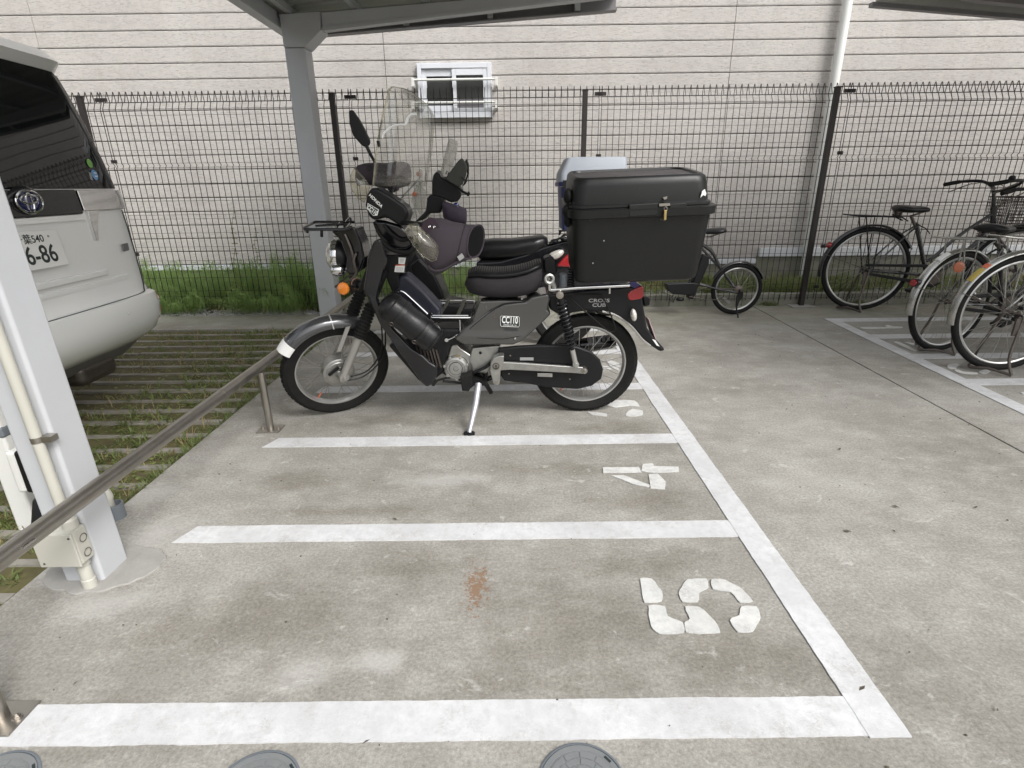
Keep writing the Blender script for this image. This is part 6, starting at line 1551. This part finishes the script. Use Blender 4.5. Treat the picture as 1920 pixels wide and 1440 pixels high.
MB().prism([fq(*q, .055) for q in ((1249, 532), (1300, 530), (1311, 532), (1307, 549), (1294, 554), (1262, 552), (1252, 545))], (0, .10, 0)).build('motor_case', MT['black'], fb, bevel=.012)
mb = MB().tube([fq(1262, 553, .06), fq(1256, 562, .1), fq(1262, 567, .11), fq(1267, 556, .1)], .006, 6); mb.ell(fq(1275, 561, .08), (.04, 0, 0), (0, .03, 0), (0, 0, .02), 12, 8); mb.build('pedal', MT['black'], fb)
ch = MB().tube([fq(1292, 556, .05), fq(1326, 562, .05), fq(1378, 562, .05)], .004, 6); ch.tube([fq(1300, 540, .05), fq(1378, 541, .05)], .004, 6); ch.build('chain', MT['dirtysteel'], fb)
MB().lathe([(.045, -.01), (.045, .01), (.02, .02)], rw + Vector((0, -.05, 0)), (0, -1, 0), 20).build('sprocket', MT['dirtysteel'], fb)
mb = MB().prism([fq(*q, .07) for q in ((1385, 546), (1394, 548), (1393, 557), (1386, 566), (1383, 575), (1380, 575), (1382, 556))], (0, .02, 0)); mb.tube([fq(1383, 558, .09), fq(1381, 580, .14), Vector((-.03, -.20, .01))], .008, 8); mb.build('kick_stand', MT['black'], fb)
guard('rear_mudguard', fb, rw, Rf + .024, 20, 155, .030, MT['bikeblack'])
guard('front_mudguard', fb, fwv, Rf + .024, 35, 150, .030, MT['bikeblack'])
sd2 = saddle(fb, fq(1333, 434), MT['leather'], .27, .10); sd2.location = (0, 0, 0)
for v in sd2.data.vertices: v.co.x = 2 * fq(1333, 434).x - v.co.x
sd2.data.flip_normals()
hb3 = MB().tube([Vector((-1.14, 0, .62)), Vector((-1.06, 0, .92))], .016, 10); hb3.tube([Vector((-1.06, -.25, .93)), Vector((-1.06, .25, .93))], .011, 10); hb3.build('handlebar', MT['black'], fb)
mb = MB().lathe([(.018, -.01), (.022, .01), (.010, .02)], rw + Vector((.0, -.05, 0)), (0, -1, 0), 14)
mb.build('axle_nut', MT['dirtysteel'], fb)
MB().obox(rw + Vector((-.09, -.012, -.11)), (.035, 0, -.028), (0, .003, 0), (.006, 0, .009)).build('spoke_reflector', MT['greyprint'], fb)
place(fb, (gf.x, gf.y, 0), 0)

# ================================================================== MINIVAN
VX, VYC, VHW = -2.30, 2.70, .86
van = thing('minivan', 'silver minivan with dark rear window parked nose away on the mossy strips', 'van', (-3.2, VYC, 0))
ZS = [.33, .36, .42, .50, .58, .645, .66, .70, .80, .92, 1.04, 1.15, 1.25, 1.35, 1.48, 1.60, 1.70, 1.76, 1.80, 1.84, 1.865, 1.875]
XS = [-2.46, -2.37, -2.285, -2.245, -2.235, -2.25, -2.285, -2.30, -2.305, -2.31, -2.315, -2.32, -2.33, -2.345, -2.37, -2.40, -2.43, -2.45, -2.40, -2.44, -2.60, -2.95]
WS = [.76, .81, .855, .868, .872, .870, .862, .860, .86, .86, .857, .852, .845, .83, .81, .79, .77, .758, .745, .72, .66, .5]
ZS = [z if z < 1.26 else 1.26 + (z - 1.26) * 1.19 for z in ZS]
def hi(z): return z if z < 1.26 else 1.26 + (z - 1.26) * 1.19
def lin(z, A_, B_):
    for i in range(len(A_) - 1):
        if A_[i] <= z <= A_[i + 1]:
            u_ = (z - A_[i]) / (A_[i + 1] - A_[i]); return B_[i] + (B_[i + 1] - B_[i]) * u_
    return B_[0] if z < A_[0] else B_[-1]
CRN = .15
def vsurf(z, y, off=0.0):                       # point of the rear face at height z, lateral y from the centre
    x0, hw = lin(z, ZS, XS), lin(z, ZS, WS)
    a = min(abs(y), hw); e = max(0, a - (hw - CRN)) / CRN
    x = x0 - .020 * (a / hw) ** 2 - CRN * .85 * (1 - math.sqrt(max(0, 1 - e * e)))
    n_ = Vector((1, 0, 0)) if e < .05 else Vector((math.sqrt(max(0, 1 - e * e)) + .05, e * math.copysign(1, y), 0)).normalized()
    return Vector((x, VYC + y, z)) + n_ * off
def vring(z):
    hw = lin(z, ZS, WS); pts = []
    for i in range(25):
        t = -PI / 2 + PI * i / 24; y = hw * (math.sin(t))
        if i in (0, 24): y = hw * math.copysign(1, t)
        pts.append(vsurf(z, y))
    side = pts[-1].y - VYC
    front = -6.55 + max(0, z - .9) * .9
    for k in range(1, 6): pts.append(Vector((pts[24].x + (front - pts[24].x) * k / 5, VYC + hw, z)))
    for k in range(1, 4): pts.append(Vector((front - .08 * math.sin(PI * k / 4), VYC + hw - 2 * hw * k / 4, z)))
    for k in range(5, 0, -1): pts.append(Vector((pts[0].x + (front - pts[0].x) * k / 5, VYC - hw, z)))
    return pts
MB().rings([vring(z) for z in ZS]).build('body', MT['van'], van, ang=30)
def vpatch(name, rows_, mat, off, th, parent=van, nu=14, ang=40, bevel=0):
    # rows: (z, y0, y1); patch follows the rear face
    mb = MB(); A_ = []; B_ = []
    for z, y0, y1 in rows_:
        z = hi(z)
        A_.append([vsurf(z, y0 + (y1 - y0) * i / nu, off) for i in range(nu + 1)]); B_.append([vsurf(z, y0 + (y1 - y0) * i / nu, off - th) for i in range(nu + 1)])
    mb.rings([a + b[::-1] for a, b in zip(A_, B_)]); return mb.build(name, mat, parent, ang=ang, bevel=bevel)
gl_rows = [(z, -hw, hw) for z, hw in ((1.262, .755), (1.40, .738), (1.55, .715), (1.68, .69), (1.745, .67), (1.76, .645))]
vg = vpatch('rear_window', gl_rows, MT['vanglass'], .005, .02, nu=26)
for s in (1, -1):
    vpatch('tail_lamp', [(z, s * a, s * b) for z, a, b in ((1.262, .768, .842), (1.40, .750, .822), (1.55, .727, .797), (1.68, .702, .773), (1.75, .685, .757))], MT['lamp_reflection'], .006, .02)
    vpatch('bumper_reflector', [(z, s * a, s * b) for z, a, b in ((.47, .805, .835), (.52, .808, .84), (.60, .812, .846), (.64, .825, .846))], MT['red'], .004, .012, nu=4)
    vpatch('chrome_band', [(z, s * .40, s * .845) for z in (1.148, 1.158, 1.20, 1.245, 1.255)], MT['chrome'], .022, .03, bevel=.004)
    vpatch('chrome_fin', [(z, s * (.425 + .002), s * b) for z, b in ((.99, .445), (1.02, .455), (1.08, .475), (1.15, .52), (1.16, .54))], MT['chrome'], .018, .03, nu=6, bevel=.004)
bnd = vpatch('badge_band', [(z, -.39, .39) for z in (1.135, 1.15, 1.20, 1.24, 1.258)], MT['gloss'], .020, .03, bevel=.006)
ec = vsurf(1.205, .045, .024)
em = MB().ell(ec + Vector((-.006, 0, 0)), (0, .098, 0), (0, 0, .074), (.012, 0, 0), 36, 8).build('badge_surround', MT['gloss'], bnd, ang=80)
ex0 = ec + Vector((.006, 0, 0))
MB().ell(ex0 + Vector((-.002, 0, 0)), (0, .072, 0), (0, 0, .050), (.006, 0, 0), 36, 8).build('badge_field', MT['emblemblue'], em, ang=80)
def ov(cy, cz, ry, rz, r_, mb): return mb.tube([ex0 + Vector((.006, cy + ry * math.cos(t), cz + rz * math.sin(t))) for t in [2 * PI * k / 40 for k in range(40)]], r_, 8, closed=True)
mb = MB(); ov(0, 0, .074, .051, .0055, mb); ov(0, .012, .048, .020, .005, mb); ov(0, -.004, .019, .043, .005, mb)
mb.build('badge_ring', MT['chrome'], em)
# number plate in its recess
vpatch('plate_recess', [(z, -.33, .40) for z in (.80, .86, 1.0, 1.12, 1.13)], MT['van'], .003, .01)
pc = vsurf(.965, .085, .016)
pn = Vector((1, 0, .10)).normalized(); pr2 = Vector((0, 1, 0)); pu = pn.cross(pr2)
if pu.z < 0: pu = -pu
pyc = onx(127, 478, VX + .02).x
pRt = onx(120, 478, -2.285); pcy = pRt.y - .165
pc = Vector((-2.282, pcy - .006, .985))
npl = MB().obox(pc, pr2 * .172, pu * .088, pn * .003).build('number_plate', MT['plate'], van, bevel=.004)
text('86-86', pc + pn * .0036 + pu * (-.026) + pr2 * .0, pr2, pu, .118, MT['darkprint'], 'plate_number', npl, sx=.88, bold=.0015)
text('千葉540', pc + pn * .0036 + pu * .05 - pr2 * .01, pr2, pu, .048, MT['darkprint'], 'plate_region', npl, sx=1.0, bold=.0004)
mb = MB()
for s in (-1, 1): mb.lathe([(.006, 0), (.005, .003), (.001, .0035)], pc + pn * .003 + pu * .058 + pr2 * s * .105, pn, 12)
mb.build('plate_bolt', MT['steel'], npl)
vpatch('plate_ledge', [(z, -.40, .44) for z in (.800, .812, .826, .834)], MT['van'], .022, .035, bevel=.008)
vpatch('plate_garnish', [(z, -.36, .38) for z in (1.105, 1.118, 1.132)], MT['van'], .020, .03)
MB().obox(vsurf(.93, .675, .003), (.0035, 0, 0), (-.010, .040, 0), (0, 0, .022)).build('grade_badge', MT['dark_trim'], van, bevel=.003)
# shut lines and crease
mb = MB()
def seam(pts, r_=.0032): mb.tube([vsurf(z, y, .0006) for z, y in pts], r_, 6, sm=5)
seam([(.655, -.70), (.652, -.3), (.652, .3), (.655, .66), (.68, .735), (.75, .765), (.95, .770), (1.14, .755)]); seam([(1.745, -.6), (1.752, 0), (1.745, .6)])
seam([(.655, -.70), (.68, -.735), (.75, -.765), (.95, -.770), (1.14, -.755)])
seam([(.66, .80), (.70, .835)]); mb.build('tailgate_seam', MT['darkprint'], van)
mb = MB()
for y in (-.45, .45): mb.lathe([(.012, 0), (.012, .002), (.009, .003)], vsurf(.575, y, 0), (1, 0, 0), 16)
mb.build('parking_sensor', MT['van'], van)
vpatch('bumper_crease', [(z, -.60, .62) for z in (.752, .765, .775)], MT['van'], .007, .015)
st_ = []
for z, y, m_, r_ in ((1.395, .60, 'green', .024), (1.335, .605, 'blue', .028)):
    c = vsurf(z, y, .0065); MB().lathe([(r_, 0), (r_ * .9, .0008)], c, (1, .12, .12), 24).build('window_sticker', MT[m_], vg, flat=True)
c = vsurf(1.325, .568, .0062); MB().obox(c, (.0004, 0, 0), (0, .009, 0), (0, 0, .022)).build('window_sticker', MT['greyprint'], vg, flat=True)
for i, (z, y) in enumerate(((1.345, .605), (1.328, .605))):
    c = vsurf(z, y, .0076); MB().obox(c, (.0003, 0, 0), (0, .017, 0), (0, 0, .003)).build('sticker_print', MT['white'], vg, flat=True)
mb = MB().prism([(-2.55, VYC - .75, .24), (-2.42, VYC - .75, .345), (-2.9, VYC - .75, .40), (-3.6, VYC - .75, .40), (-3.6, VYC - .75, .24)], (0, 1.5, 0)); mb.build('underbody', MT['dark_trim'], van, bevel=.02)
mb = MB().box((-2.95, VYC + .30, .16), (-2.50, VYC + .62, .30)); mb.build('silencer', MT['dirtysteel'], van, bevel=.05)
for x in (-3.30, -5.75):
    for y in (-.74, .74):
        w_ = MB().torus((x, VYC + y, .315), .22, .095, (0, 1, 0), 36, 10, 1.05).build('wheel', MT['rubber'], van); MB().lathe([(.20, -.08), (.20, .08)], (x, VYC + y, .315), (0, 1, 0), 28).build('rim', MT['alu'], w_)
